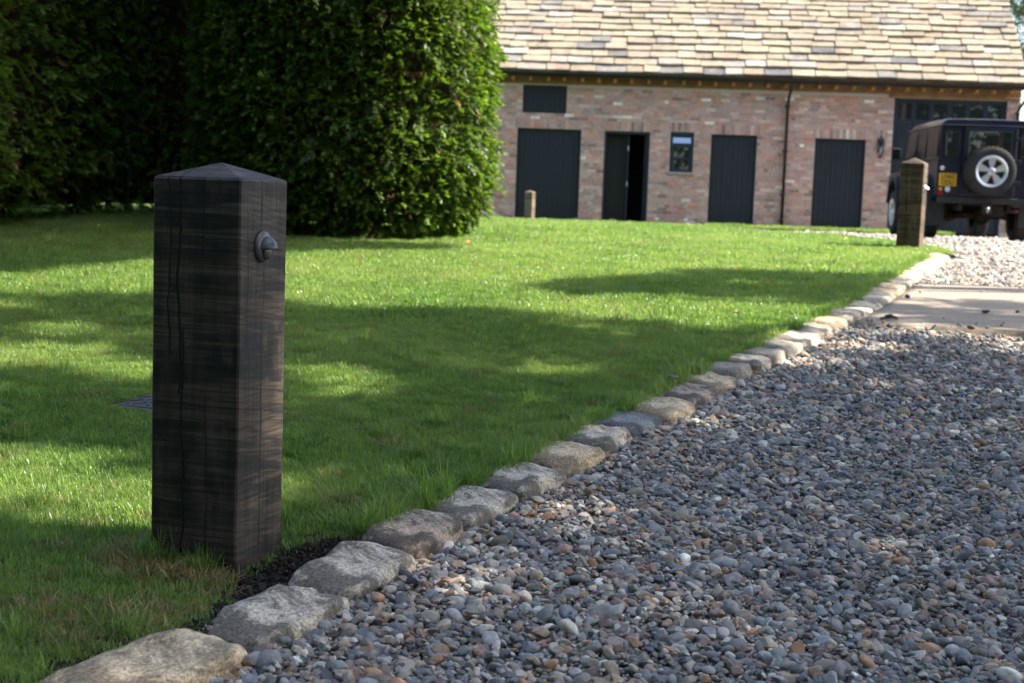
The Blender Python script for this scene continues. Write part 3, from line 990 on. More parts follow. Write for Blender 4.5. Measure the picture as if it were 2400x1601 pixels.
# a fallen twig and a seedling among the pebbles
def twig():
    a, b = hit(1545, 1085), hit(1700, 1102)
    pts = []
    for k in range(9):
        f = k / 8
        x, y = a[0] + (b[0] - a[0]) * f, a[1] + (b[1] - a[1]) * f + .012 * math.sin(f * 7)
        pts.append((x, y, float(drive_zv(np.array([x]), np.array([y]))[0]) + .022 + .008 * math.sin(f * 9)))
    mt = m_plain('dry_twig', (.20, .14, .05), .8, .2, var=.3, scale=40)
    t = tube('twig', pts, [.0016] * 4 + [.0022] * 5, mt, None, 6)
    tag(t, 'thin dry yellowish twig lying across the pebbles', 'twig')
    V, Fc = [], []
    rnd = random.Random(5)
    for k in range(7):
        an = rnd.uniform(2.2, 4.4); ln = rnd.uniform(.016, .03)
        p = Vector(pts[0]); d = Vector((math.cos(an), math.sin(an) * .6, rnd.uniform(-.1, .5))); s_ = Vector((-d.y, d.x, 0)) * .14
        n = len(V); V += [p, p + d * ln * .5 + s_ * ln, p + d * ln, p + d * ln * .5 - s_ * ln]; Fc.append((n, n + 1, n + 2, n + 3))
    mesh('withered_leaves', V, Fc, m_plain('withered_leaf', (.28, .17, .03), .7), t)
twig()
def seedling():
    c = hit(1252, 1185)
    z = float(drive_zv(np.array([c[0]]), np.array([c[1]]))[0])
    t = empty('seedling', (c[0], c[1], z))
    tag(t, 'tiny green and orange seedling sprouting from gravel beside the kerb', 'plant')
    tube('stem', [(0, 0, 0), (.004, 0, .03), (-.004, .002, .058)], .0012, m_plain('seedling_stem', (.20, .22, .05), .6), t, 6)
    for mat_, rows_ in ((m_plain('seedling_green', (.10, .20, .03), .6), ((.012, .020), (.022, .018))), (m_plain('seedling_orange', (.40, .15, .03), .6), ((.048, .018), (.055, .015), (.040, .016)))):
        V, Fc = [], []
        for q, (h, ln) in enumerate(rows_):
            for sd in (0, 1):
                an = q * 1.9 + sd * math.pi + .4
                d = Vector((math.cos(an), math.sin(an), .7)); s_ = Vector((-d.y, d.x, 0)) * .22; p = Vector((0, 0, h)); n = len(V)
                V += [p, p + d * ln * .5 + s_ * ln, p + d * ln, p + d * ln * .5 - s_ * ln]; Fc.append((n, n + 1, n + 2, n + 3))
        mesh('leaf', V, Fc, mat_, t)
seedling()

# ================================================================== timber bollard lights
def mat_post(name, dark, mid, light, crack_l, band=.9):
    t = NT(name); o = t.coord()
    sep = t.n('ShaderNodeSeparateXYZ'); t.l(o, sep.inputs[0])
    X, Y, Z = sep.outputs
    # saw bands run round the post, grain runs up it
    tilt = t.math('ADD', Z, t.math('MULTIPLY', Y, .16))
    cbn = t.n('ShaderNodeCombineXYZ'); t.l(X, cbn.inputs[0]); t.l(Y, cbn.inputs[1]); t.l(tilt, cbn.inputs[2])
    b1 = t.ramp(t.noise(t.mapping(cbn.outputs[0], (1.6, 1.6, 17)), 1.0, 4, .55, .12), [(.47, 0.0), (.505, .6), (.53, 1.0)])
    b2 = t.ramp(t.noise(t.mapping(cbn.outputs[0], (2.2, 2.2, 85), (4, 2, 7)), 1.0, 3, .6, .1), [(.53, 0.0), (.57, .85)])
    blk = t.ramp(t.noise(t.mapping(cbn.outputs[0], (16, 16, 7), (2, 5, 1)), 1.0, 2, .5), [(.36, .25), (.46, 1.0)])
    b1 = t.math('MULTIPLY', b1, blk)
    bands = t.math('MAXIMUM', b1, b2)
    fine = t.ramp(t.noise(t.mapping(o, (4, 4, 150)), 1.0, 3, .65), [(.36, .5), (.6, 1.25)])
    grain = t.ramp(t.noise(t.mapping(o, (70, 70, 2.2)), 1.0, 5, .65), [(.36, .72), (.55, 1.0), (.75, 1.15)])
    cc = t.mix(t.math('MULTIPLY', bands, band), mid, dark)
    cc = t.mix(t.math('MULTIPLY', t.ramp(t.noise(t.mapping(o, (9, 9, 3)), 1.0, 5, .6), [(.48, 0.0), (.72, 1.0)]), .6), cc, light)
    cc = t.mix(1.0, cc, fine, 'MULTIPLY')
    cc = t.mix(1.0, cc, grain, 'MULTIPLY')
    # drying cracks: thin wavering vertical lines on the two faces
    hsum = None
    for ax, x0, wid, zlo, zhi, seed in crack_l:
        A = X if ax == 'x' else Y
        B = Y if ax == 'x' else X
        wob = t.math('MULTIPLY', t.math('SUBTRACT', t.noise(t.mapping(o, (0, 0, 3.2), (seed, 0, 0)), 1.0, 4, .6), .5), .05)
        dist = t.math('ABSOLUTE', t.math('SUBTRACT', t.math('SUBTRACT', A, x0), wob))
        rng_ = t.math('MULTIPLY', t.math('GREATER_THAN', Z, zlo), t.math('LESS_THAN', Z, zhi))
        side = t.math('LESS_THAN', B, 0.0) if ax == 'x' else t.math('GREATER_THAN', B, 0.0)
        m_ = t.math('MULTIPLY', t.math('MULTIPLY', t.math('LESS_THAN', dist, t.math('MULTIPLY', t.noise(t.mapping(o, (0, 0, 9), (seed * 2, 3, 0)), 1.0, 2, .5), wid * 3.4)), rng_), side)
        hsum = m_ if hsum is None else t.math('MAXIMUM', hsum, m_)
    if hsum is not None:
        cc = t.mix(hsum, cc, (.003, .003, .003))
    h = t.math('ADD', t.math('MULTIPLY', t.noise(t.mapping(o, (70, 70, 2.2)), 1.0, 5, .65), .5), t.math('MULTIPLY', t.noise(t.mapping(o, (3, 3, 95)), 1.0, 3, .6), .4))
    if hsum is not None:
        h = t.math('SUBTRACT', h, t.math('MULTIPLY', hsum, 2.5))
    return t.done(t.bsdf(cc, .62, .35, 0, t.bump(h, .7, .004)))
CR = [('x', -.075, .0016, .55, 1.1, 3.0), ('x', -.045, .0022, .45, 1.1, 8.0), ('x', -.035, .0020, .0, .62, 12.0), ('x', .02, .0009, .80, 1.1, 15.0), ('x', .035, .0008, .05, .45, 19.0),
      ('y', -.015, .0026, .80, 1.1, 23.0), ('y', -.005, .0018, .05, .80, 27.0), ('y', .065, .0012, .92, 1.1, 31.0), ('y', -.085, .0014, .55, .92, 35.0)]
M_POST1 = mat_post('dark_stained_oak', (.006, .007, .008), (.058, .043, .032), (.098, .075, .056), CR)
M_POST2 = mat_post('weathered_oak', (.036, .025, .013), (.125, .082, .045), (.21, .15, .10), CR[:3])
M_POST3 = mat_post('brown_oak', (.11, .075, .05), (.20, .145, .10), (.26, .20, .145), [])
M_FIT = m_plain('gunmetal_fitting', (.075, .078, .088), .42, .5, .3, var=.1, scale=30, bump=.06)
M_FITP = m_plain('pale_metal_fitting', (.55, .56, .58), .35, .5, .5, var=.06, bump=0)
M_LENS = m_plain('frosted_lens', (.06, .06, .06), .3, .5, var=.05, bump=0)

def post_mesh(side, h, rise, bev):
    """timber with chamfered arrises and a shallow pyramid top, a little uneven."""
    bm = bmesh.new()
    s = side / 2
    lv = [-.25, .0] + list(np.linspace(.1, h - .0, 12))
    c = bev
    loop = [(-s, -s + c), (-s + c, -s), (s - c, -s), (s, -s + c), (s, s - c), (s - c, s), (-s + c, s), (-s, s - c)]
    rings = []
    for z in lv:
        rings.append([bm.verts.new((x + .0012 * mnoise.noise(Vector((x * 9, z * 4, y * 9))), y + .0012 * mnoise.noise(Vector((z * 4, x * 9, 3 + y * 9))), z)) for x, y in loop])
    k = .965
    rings.append([bm.verts.new((x * k, y * k, h + .006)) for x, y in loop])
    for a, b in zip(rings, rings[1:]):
        for i in range(8): bm.faces.new((a[i], a[(i + 1) % 8], b[(i + 1) % 8], b[i]))
    ap = bm.verts.new((0, 0, h + rise))
    for i in range(8): bm.faces.new((rings[-1][i], rings[-1][(i + 1) % 8], ap))
    bm.faces.new(rings[0][::-1])
    return bm

def bollard(loc, rz, side, h, rise, mat, label, fitmat=None, zf=.83, yoff=0.0, fs=1.0):
    t = empty('bollard_light' if fitmat else 'timber_bollard', loc, rz)
    tag(t, label, 'bollard', 'timber bollards round the lawn')
    from_bm('post', post_mesh(side, h, rise, side * .018), mat, t)
    if fitmat:
        s = side / 2
        # round base plate and eyelid hood on the +x face
        f = empty('light_fitting', (0, 0, 0), 0, t)
        lathe('base_plate', [(.041 * fs, 0.0), (.041 * fs, .005 * fs), (.039 * fs, .010 * fs), (.033 * fs, .014 * fs), (.022 * fs, .015 * fs)], fitmat, f, 40, 'X', (s - .001, yoff, zf))
        bm = bmesh.new()
        r = .031 * fs; n1, n2 = 12, 20
        V = {}
        cz = zf - .006 * fs; cxh = s + .012 * fs
        for sh, rr in ((0, r), (1, r - .004 * fs)):
            for i in range(n1 + 1):
                a = math.pi / 2 * i / n1
                for j in range(n2 + 1):
                    b = math.pi * j / n2
                    # upper half of a squashed ball, open underneath, standing out from the plate
                    x = 1.0 * rr * math.cos(a) * math.sin(b)
                    y = rr * math.cos(b) * math.cos(a) if i < n1 else 0.0
                    z = rr * math.sin(a)
                    V[sh, i, j] = bm.verts.new((cxh + x, yoff + y, cz + z * 1.05))
        for sh in (0, 1):
            for i in range(n1):
                for j in range(n2):
                    q = [V[sh, i, j], V[sh, i, j + 1], V[sh, i + 1, j + 1], V[sh, i + 1, j]]
                    bm.faces.new(q if sh == 0 else q[::-1])
        for j in range(n2):
            bm.faces.new((V[0, 0, j], V[1, 0, j], V[1, 0, j + 1], V[0, 0, j + 1]))
        bmesh.ops.remove_doubles(bm, verts=bm.verts[:], dist=1e-5)
        from_bm('eyelid_hood', bm, fitmat, f, True)
        lathe('lens', [(.021 * fs, .0), (.021 * fs, .006 * fs), (.012 * fs, .010 * fs)], M_LENS, f, 24, 'X', (s + .012 * fs, yoff, zf - .012 * fs))
    return t

# local +x is the face with the lamp; the near arris is at local (+x, -y)
S1 = .25; A1 = R_(-18)
def corner_place(cx, cy, side, rz):
    s = side / 2
    v = Matrix.Rotation(rz, 2) @ Vector((s, -s))
    return (cx - v.x, cy - v.y)
# the faces: camera side normal at -18 deg, lamp side faces the drive
c1 = corner_place(-.685, 3.545, S1, A1)
bollard((c1[0], c1[1], 0.0), A1, S1, .998, .045, M_POST1, 'dark stained square timber bollard in the foreground with a hooded light', M_FIT, .832, -.013, 1.0)
c2 = corner_place(4.36, 15.40, .25, R_(-25))
bollard((c2[0], c2[1], .50), R_(-25), .25, .93, .065, M_POST2, 'weathered square timber bollard at the lawn corner behind the kerb end', M_FITP, .66, .0, 1.1)
p3 = CAM + ray(1241, 505) * 30.2
bollard((p3[0], p3[1], float(G(30.2)) - .02), R_(-24), .17, .63, .035, M_POST3, 'small brown timber bollard in front of the wide barn door')

# ================================================================== wall lantern
def lantern():
    p = Matrix.Translation(BO) @ Matrix.Rotation(BA, 4, 'Z')
    base = p @ Vector((3.90, 0, bz(2.0)))
    t = empty('wall_lantern', base, BA)
    tag(t, 'black glazed carriage lantern fixed to the brick wall', 'lantern')
    M_IRON = M_BLACK
    box('back_plate', -.05, .05, -.03, -.017, .16, .44, M_IRON, t, .004, 1)
    tube('bracket', [(0, -.03, .40), (0, -.10, .50), (0, -.15, .52), (0, -.16, .46)], .011, M_IRON, t, 8)
    lathe('roof_cap', [(.012, .60), (.018, .56), (.010, .52), (.03, .47), (.085, .40), (.10, .375), (.095, .365)], M_IRON, t, 6, 'Z', (0, -.16, 0), False)
    lathe('finial', [(.004, .64), (.014, .62), (.010, .60)], M_IRON, t, 8, 'Z', (0, -.16, 0))
    g = NT('lantern_glass')
    gl = g.n('ShaderNodeBsdfGlass'); gl.inputs['Roughness'].default_value = .05; gl.inputs['IOR'].default_value = 1.15
    MG = g.done(gl.outputs[0])
    lathe('glass', [(.055, .06), (.082, .36)], MG, t, 6, 'Z', (0, -.16, 0), False)
    for k in range(6):
        a = 2 * math.pi * k / 6
        tube('bar', [(.058 * math.cos(a), -.16 + .058 * math.sin(a), .05), (.087 * math.cos(a), -.16 + .087 * math.sin(a), .37)], .007, M_IRON, t, 6)
    lathe('base', [(.02, .0), (.03, .02), (.062, .045), (.062, .062)], M_IRON, t, 6, 'Z', (0, -.16, 0), False)
    lathe('lamp_holder', [(.016, .07), (.018, .18), (.012, .26)], m_plain('candle_tube', (.6, .58, .52), .5), t, 10, 'Z', (0, -.16, 0))
lantern()

# ================================================================== access cover in the lawn
def cover():
    t = empty('access_cover', (-1.265, 5.70, float(G(5.70)) + .010), R_(-14))
    t.rotation_euler = (math.atan(.05), 0, R_(-20))
    tag(t, 'grey metal chequer plate access cover set into the lawn', 'drain cover')
    Mm = m_plain('galvanised_plate', (.13, .133, .135), .45, .5, .55, var=.2, scale=12, bump=.1)
    box('frame', -.27, .27, -.22, .22, -.06, .004, Mm, t, .004, 1)
    box('plate', -.245, .245, -.195, .195, -.05, .010, Mm, t, .003, 1)
    bm = bmesh.new()
    k = 0
    for i in range(10):
        for j in range(8):
            x = -.22 + i * .049; y = -.165 + j * .047
            a = .75 if (i + j) % 2 else -.75
            vs = bm_box(bm, -.019, .019, -.005, .005, .0, .0045)
            for v in vs: v.co = Matrix.Rotation(a, 3, 'Z') @ v.co + Vector((x, y, .0101))
    from_bm('tread_studs', bm, Mm, t)['kind'] = 'stuff'
cover()

# ================================================================== parked off-road car, seen from behind
M_CAR = None
def mat_paint():
    t = NT('navy_car_paint'); c = t.coord()
    dust = t.ramp(t.noise(c, 3, 6, .65), [(.4, 0.0), (.8, .12)])
    cc = t.mix(dust, (.004, .0055, .021), (.04, .038, .04))
    b = t.n('ShaderNodeBsdfPrincipled')
    t.l(cc, b.inputs['Base Color'])
    b.inputs['Roughness'].default_value = .30; b.inputs['Coat Weight'].default_value = .35; b.inputs['Coat Roughness'].default_value = .08
    return t.done(b.outputs[0])
M_CAR = mat_paint()
M_TYRE = m_plain('tyre_rubber', (.028, .027, .026), .85, .25, var=.25, scale=9, bump=.25)
M_ALLOY = m_plain('silver_alloy', (.62, .63, .66), .34, .5, .75, var=.05, bump=0)
M_PLAST = m_plain('black_plastic', (.022, .022, .023), .65, .35, var=.2, scale=8)
M_CHAS = m_plain('dirty_chassis', (.035, .028, .024), .85, .2, var=.4, scale=7, bump=.3)
M_RUST = m_plain('rusty_steel', (.09, .045, .025), .85, .2, var=.4, scale=9, bump=.3)
M_CGLASS = mat_glass('car_glass', .09)
M_YEL = m_plain('yellow_plate', (.62, .36, .012), .5, .35, var=.04, bump=0)
M_RED = m_plain('red_lens', (.32, .008, .008), .25, .5, var=.05, bump=0)
M_CLEAR = m_plain('white_lens', (.62, .62, .60), .22, .5, var=.05, bump=0)
M_AMBER = m_plain('amber_lens', (.55, .18, .02), .25, .5, var=.05, bump=0)

CAR_Y = 23.4
_c = CAM + ray(2190, 545) * CAR_Y
PSI = R_(4.5)                                  # heading from +Y towards +X
_ax = Vector((math.cos(-PSI), math.sin(-PSI)))
car_pos = (_c[0] + .80 * _ax.x, _c[1] + .80 * _ax.y, float(np.interp(CAR_Y, _py, _pz)) - .012)
car = empty('parked_car', car_pos, -PSI)
tag(car, 'dark navy boxy off-road car with a spare wheel, parked by the garage', 'car')
def slab_poly(name, pts_yz, x0, x1, mat, parent, bev=.02):
    """side outline (y, z) drawn across the car."""
    bm = bmesh.new()
    A = [bm.verts.new((x0, y, z)) for y, z in pts_yz]; B = [bm.verts.new((x1, y, z)) for y, z in pts_yz]
    n = len(pts_yz)
    bm.faces.new(A[::-1]); bm.faces.new(B)
    for k in range(n): bm.faces.new((A[k], A[(k + 1) % n], B[(k + 1) % n], B[k]))
    bmesh.ops.recalc_face_normals(bm, faces=bm.faces)
    if bev: bmesh.ops.bevel(bm, geom=bm.edges[:], offset=bev, segments=2, affect='EDGES')
    return auto_smooth(from_bm(name, bm, mat, parent), 40)
W2 = .815
# lower body with wheel arches cut into the outline
def arch(cy, r, z0, k=8):
    return [(cy + r * math.cos(a), z0 + r * 1.0 * math.sin(a)) for a in np.linspace(math.pi, 0, k)]
low = [(0, .70), (0, 1.30), (3.15, 1.30), (3.22, 1.16), (4.42, 1.12), (4.46, .98), (4.46, .62)]
low += [(cy, z) for cy, z in reversed(arch(3.62, .47, .55))] + [(2.9, .52), (1.3, .52)] + [(cy, z) for cy, z in reversed(arch(.84, .47, .55))]
low += [(.20, .70)]
body = slab_poly('body', low, -W2, W2, M_CAR, car, .022)
# upper body: tapering cabin, roof with rounded edges
def cabin():
    bm = bmesh.new()
    secs = []
    for y, zt in ((.03, 1.88), (1.2, 1.89), (2.45, 1.88), (2.62, 1.84)):
        k = .955
        ring = []
        for x, z in ((-W2 + .01, 1.28), (-W2 * k - .005, zt - .02), (W2 * k + .005, zt - .02), (W2 - .01, 1.28)):
            yy = y + (.30 if (y > 2.5 and z < 1.4) else 0)
            ring.append(bm.verts.new((x, yy, z)))
        secs.append(ring)
    for a, b in zip(secs, secs[1:]):
        for i in range(4): bm.faces.new((a[i], a[(i + 1) % 4], b[(i + 1) % 4], b[i]))
    bm.faces.new(secs[0][::-1]); bm.faces.new(secs[-1])
    bmesh.ops.recalc_face_normals(bm, faces=bm.faces)
    bmesh.ops.bevel(bm, geom=bm.edges[:], offset=.02, segments=2, affect='EDGES')
    return auto_smooth(from_bm('cabin', bm, M_CAR, car), 40)
cabin()
def car_roof():
    bm = bmesh.new()
    prof = []
    w = .80
    for a in np.linspace(math.pi, math.pi / 2, 6): prof.append((-w + .13 + .13 * math.cos(a), 1.862 + .105 * math.sin(a)))
    for x in (-.3, 0, .3): prof.append((x, 1.977 if x == 0 else 1.973))
    for a in np.linspace(math.pi / 2, 0, 6): prof.append((w - .13 + .13 * math.cos(a), 1.862 + .105 * math.sin(a)))
    secs = []
    for y, s, dz in ((-.012, .985, -.012), (.05, 1, 0), (1.3, 1.0, .012), (2.4, 1.0, .005), (2.66, .97, -.03)):
        secs.append([bm.verts.new((x * s, y, 1.862 + (z - 1.862) * (1 if s > .98 else .8) + dz * (1 if z > 1.9 else 0))) for x, z in prof])
    n = len(prof)
    for a, b in zip(secs, secs[1:]):
        for i in range(n - 1): bm.faces.new((a[i], a[i + 1], b[i + 1], b[i]))
        bm.faces.new((a[n - 1], a[0], b[0], b[n - 1]))
    bm.faces.new(secs[0]); bm.faces.new(secs[-1][::-1])
    return auto_smooth(from_bm('roof', bm, M_CAR, car), 40)
rf = car_roof()
bm = bmesh.new()
bm_box(bm, -.818, -.79, -.02, 2.66, 1.846, 1.872, .006, 1); bm_box(bm, .79, .818, -.02, 2.66, 1.846, 1.872, .006, 1); bm_box(bm, -.79, .79, -.034, -.014, 1.85, 1.872, .006, 1)
from_bm('rain_gutter', bm, M_CAR, rf)
# bonnet and windscreen
slab_poly('bonnet', [(2.98, 1.295), (3.1, 1.335), (4.36, 1.25), (4.42, 1.20), (4.42, 1.12), (2.98, 1.2)], -.62, .62, M_CAR, car, .015)
mesh('windscreen', [(-.70, 2.935, 1.34), (.70, 2.935, 1.34), (.68, 2.69, 1.82), (-.68, 2.69, 1.82)], [(0, 1, 2, 3)], M_CGLASS, car)
# rear door, windows and hinges
rd = box('rear_door', -.43, .42, -.028, .01, .735, 1.835, M_CAR, car, .012)
box('window_seal', -.375, .345, -.034, -.020, 1.345, 1.795, M_PLAST, rd, .012)
box('window', -.35, .32, -.038, -.030, 1.37, 1.77, M_CGLASS, rd, .006, 1)
for z in (.95, 1.30, 1.66): box('hinge', .40, .50, -.045, -.02, z - .03, z + .03, M_CAR, rd, .006, 1)
tube('door_handle', [(-.39, -.035, 1.16), (-.39, -.07, 1.16), (-.39, -.07, 1.26), (-.39, -.035, 1.26)], .011, M_PLAST, rd, 8)
box('high_brake_light', -.13, .11, -.05, -.038, 1.70, 1.765, M_PLAST, rd, .006, 1)
box('wiper', -.20, .16, -.048, -.040, 1.41, 1.425, M_PLAST, rd, .003, 1)
for x0, x1 in ((-.70, -.50), (.50, .70)):
    sl = box('corner_window_seal', x0 - .025, x1 + .025, .002, .028, 1.355, 1.775, M_PLAST, car, .02)
    box('corner_window', x0, x1, -.006, .006, 1.38, 1.75, M_CGLASS, sl, .004, 1)
# side windows, door lines
for sx in (-1, 1):
    for y0, y1 in ((.14, .98), (1.10, 1.80), (1.92, 2.62)):
        s_ = mesh('side_window', [(sx * (W2 + .003), y0, 1.36), (sx * (W2 + .003), y1 + (.18 if y0 > 1.9 else 0), 1.36), (sx * (W2 * .962 + .008), y1, 1.80), (sx * (W2 * .962 + .008), y0, 1.80)], [(0, 1, 2, 3)], M_CGLASS, car)
    for y in (1.05, 1.87, 3.0):
        box('door_gap', sx * (W2 + .001) - .002, sx * (W2 + .001) + .002, y - .004, y + .004, .58, 1.33, M_PLAST, car)
    box('waist_trim', min(sx * W2, sx * (W2 + .012)), max(sx * W2, sx * (W2 + .012)), .02, 3.1, 1.285, 1.31, M_PLAST, car)
    for cy in (.84, 3.62):
        bm = bmesh.new()
        ang = np.linspace(math.pi * .99, .01 * math.pi, 14)
        for a0, a1 in zip(ang, ang[1:]):
            q = []
            for a, r in ((a0, .455), (a1, .455), (a1, .53), (a0, .53)):
                q.append((cy + r * math.cos(a), .55 + r * math.sin(a)))
            x0, x1 = sx * (W2 - .02), sx * (W2 + .065)
            A = [bm.verts.new((x0, y, z)) for y, z in q]; B = [bm.verts.new((x1, y, z)) for y, z in q]
            bm.faces.new(A[::-1]); bm.faces.new(B)
            for k in range(4): bm.faces.new((A[k], A[(k + 1) % 4], B[(k + 1) % 4], B[k]))
        from_bm('wheel_arch', bm, M_PLAST, car)
    mir = box('mirror', min(sx * .92, sx * 1.08), max(sx * .92, sx * 1.08), 2.72, 2.78, 1.36, 1.56, M_PLAST, car, .02)
    tube('mirror_arm', [(sx * .80, 2.85, 1.36), (sx * .93, 2.76, 1.42)], .012, M_PLAST, mir, 8)
    box('mirror_glass', min(sx * .935, sx * 1.065), max(sx * .935, sx * 1.065), 2.714, 2.722, 1.375, 1.545, M_CGLASS, mir)
# wheels
def wheel(name, cx, cy, cz, parent, axis='X', out=1, r=.40, w=.24):
    wv = empty(name, (0, 0, 0), 0, parent)
    h = w / 2
    prof = [(r * .60, -h * .92), (r * .80, -h), (r * .93, -h * .94), (r * .985, -h * .72), (r, -h * .35), (r, h * .35), (r * .985, h * .72), (r * .93, h * .94), (r * .80, h), (r * .60, h * .92)]
    bm = bmesh.new()
    bm_lathe(bm, prof + [(r * .585, h * .5), (r * .585, -h * .5), prof[0]], 48, axis, (cx, cy, cz), False)
    from_bm('tyre', bm, M_TYRE, wv, True)
    bm = bmesh.new()
    for k in range(36):
        a = 2 * math.pi * k / 36
        for s in (-1, 1):
            vs = bm_box(bm, -.016, .016, s * h * .45 - h * .36, s * h * .45 + h * .36, r - .006, r + .009)
            for v in vs:
                x, y, z = v.co
                x, z = x * math.cos(a + s * .06) + z * math.sin(a + s * .06), -x * math.sin(a + s * .06) + z * math.cos(a + s * .06)
                v.co = Vector((cx + x, cy + y, cz + z)) if axis == 'Y' else Vector((cx + y, cy + x, cz + z))
    from_bm('tyre_tread', bm, M_TYRE, wv)
    # five-spoke alloy
    bm = bmesh.new()
    def P(rad, ang, dep):
        c, s = rad * math.sin(ang), rad * math.cos(ang)
        return (cx + c, cy + out * dep, cz + s) if axis == 'Y' else (cx + out * dep, cy + c, cz + s)
    R1 = r * .60
    n = 40
    prof = [(R1 + .012, h * .95), (R1, h * 1.0), (R1 - .03, h * .90), (R1 - .045, h * .55)]
    ringv = [[bm.verts.new(P(rr, 2 * math.pi * k / n, d)) for k in range(n)] for rr, d in prof]
    for a, b in zip(ringv, ringv[1:]):
        for k in range(n): bm.faces.new((a[k], a[(k + 1) % n], b[(k + 1) % n], b[k]))
    for k in range(5):
        a = 2 * math.pi * k / 5
        q = [(.045, -.55, h * .88), (R1 - .02, -.30, h * .86), (R1 - .02, .30, h * .86), (.045, .55, h * .88)]
        f = [bm.verts.new(P(rr, a + da, d)) for rr, da, d in q]
        g2 = [bm.verts.new(P(rr, a + da, d - .05)) for rr, da, d in q]
        bm.faces.new(f); bm.faces.new(g2[::-1])
        for i in range(4): bm.faces.new((f[i], f[(i + 1) % 4], g2[(i + 1) % 4], g2[i]))
    rim = from_bm('rim', bm, M_ALLOY, wv)
    bm = bmesh.new()
    back = [bm.verts.new(P(R1 - .03, 2 * math.pi * k / 24, h * .35)) for k in range(24)]
    bm.faces.new(back)
    from_bm('brake_disc', bm, M_PLAST, rim)
    bm = bmesh.new()
    f = [bm.verts.new(P(.060, 2 * math.pi * k / 20, h * .90)) for k in range(20)]
    f2 = [bm.verts.new(P(.040, 2 * math.pi * k / 20, h * 1.02)) for k in range(20)]
    bm.faces.new(f2)
    for k in range(20): bm.faces.new((f[k], f[(k + 1) % 20], f2[(k + 1) % 20], f2[k]))
    for k in range(5):
        a = 2 * math.pi * (k + .5) / 5
        for j in range(8):
            pass
    from_bm('hub_cap', bm, M_ALLOY, rim)
    return wv
for sx in (-1, 1):
    for cy in (.84, 3.62): wheel('wheel', sx * .745, cy, .40, car, 'X', sx)
sp = wheel('spare_wheel', -.02, -.17, 1.13, car, 'Y', -1, .405, .235)
tube('spare_bracket', [(-.02, -.03, 1.13), (-.02, -.12, 1.13)], .07, M_PLAST, sp, 12)
# number plate with its characters
npl = box('number_plate', -.785, -.505, -.012, -.002, .875, 1.085, M_YEL, car, .004, 1)
def letters(s, x, z, size):
    cu = bpy.data.curves.new('plate_characters', 'FONT')
    cu.body = s; cu.size = size; cu.align_x = 'CENTER'; cu.align_y = 'CENTER'; cu.extrude = .0015; cu.offset = .0022
    tmp = bpy.data.objects.new('plate_characters', cu); col.objects.link(tmp)
    me = bpy.data.meshes.new_from_object(tmp.evaluated_get(bpy.context.evaluated_depsgraph_get()))
    bpy.data.objects.remove(tmp)
    me.materials.clear(); me.materials.append(M_PLAST)
    o = new_obj('plate_characters', me, None, npl)
    o.location = (x, -.0135, z); o.rotation_euler = (R_(90), 0, 0); o.scale = (.82, 1, 1)
letters('LN63', -.645, 1.03, .115)
letters('DDU', -.645, .93, .115)
# lamps on the rear corners
def lamp(x, z, r, mat, kind):
    o = lathe(kind, [(r, 0), (r, -.018), (r * .82, -.034), (r * .4, -.042)], mat, car, 20, 'Y', (x, -.002, z))
    lathe('lamp_rim', [(r * 1.14, 0), (r * 1.14, -.008), (r, -.012)], M_PLAST, o, 20, 'Y', (x, -.001, z))
for sx in (-1, 1):
    lamp(sx * .745, 1.165, .036, M_CLEAR, 'indicator')
    lamp(sx * .755, .825, .034, M_RED if sx > 0 else M_AMBER, 'tail_light')
    lamp(sx * .64, .825 if sx < 0 else .80, .046, M_CLEAR, 'reversing_light')
    box('reflector', sx * .755 - .045, sx * .755 + .045, -.010, -.001, .735, .775, M_RED, car, .004, 1)
# rear crossmember, towing gear, flaps, axles, exhaust
bm = bmesh.new()
bm_box(bm, -.78, .78, -.03, .10, .60, .705, .012)
from_bm('rear_crossmember', bm, M_PLAST, car)
bm = bmesh.new()
bm_box(bm, -.06, .06, -.10, .06, .44, .60, .008); bm_box(bm, -.42, -.36, .1, 4.2, .48, .60, .01); bm_box(bm, .36, .42, .1, 4.2, .48, .60, .01)
bm_box(bm, -.36, .36, 1.1, 1.9, .42, .58, .03); bm_box(bm, .12, .34, .15, .55, .40, .62, .04)
from_bm('chassis', bm, M_CHAS, car)
lathe('tow_ball', [(.012, .0), (.016, .04), (.028, .06), (.025, .085), (.008, .095)], M_STEEL, car, 14, 'Z', (0, -.11, .46))
for cy in (.84, 3.62):
    bm = bmesh.new()
    bm_tube(bm, [(-.62, cy, .40), (-.2, cy, .40), (.62, cy, .40)], .05, 10)
    bmesh.ops.create_icosphere(bm, subdivisions=2, radius=.15, matrix=Matrix.Translation((.14 if cy < 2 else .2, cy, .40)))
    from_bm('axle', bm, M_CHAS if cy < 2 else M_RUST, car, True)
tube('exhaust', [(.48, -.02, .50), (.48, .5, .50), (.30, 1.2, .46)], .03, M_RUST, car, 10)
for sx in (-1, 1):
    box('mud_flap', sx * .745 - .14, sx * .745 + .14, .30, .315, .22, .62, M_PLAST, car, .004, 1)
    box('shock_absorber', sx * .50 - .03, sx * .50 + .03, .70, .76, .34, .72, M_CHAS, car, .012)

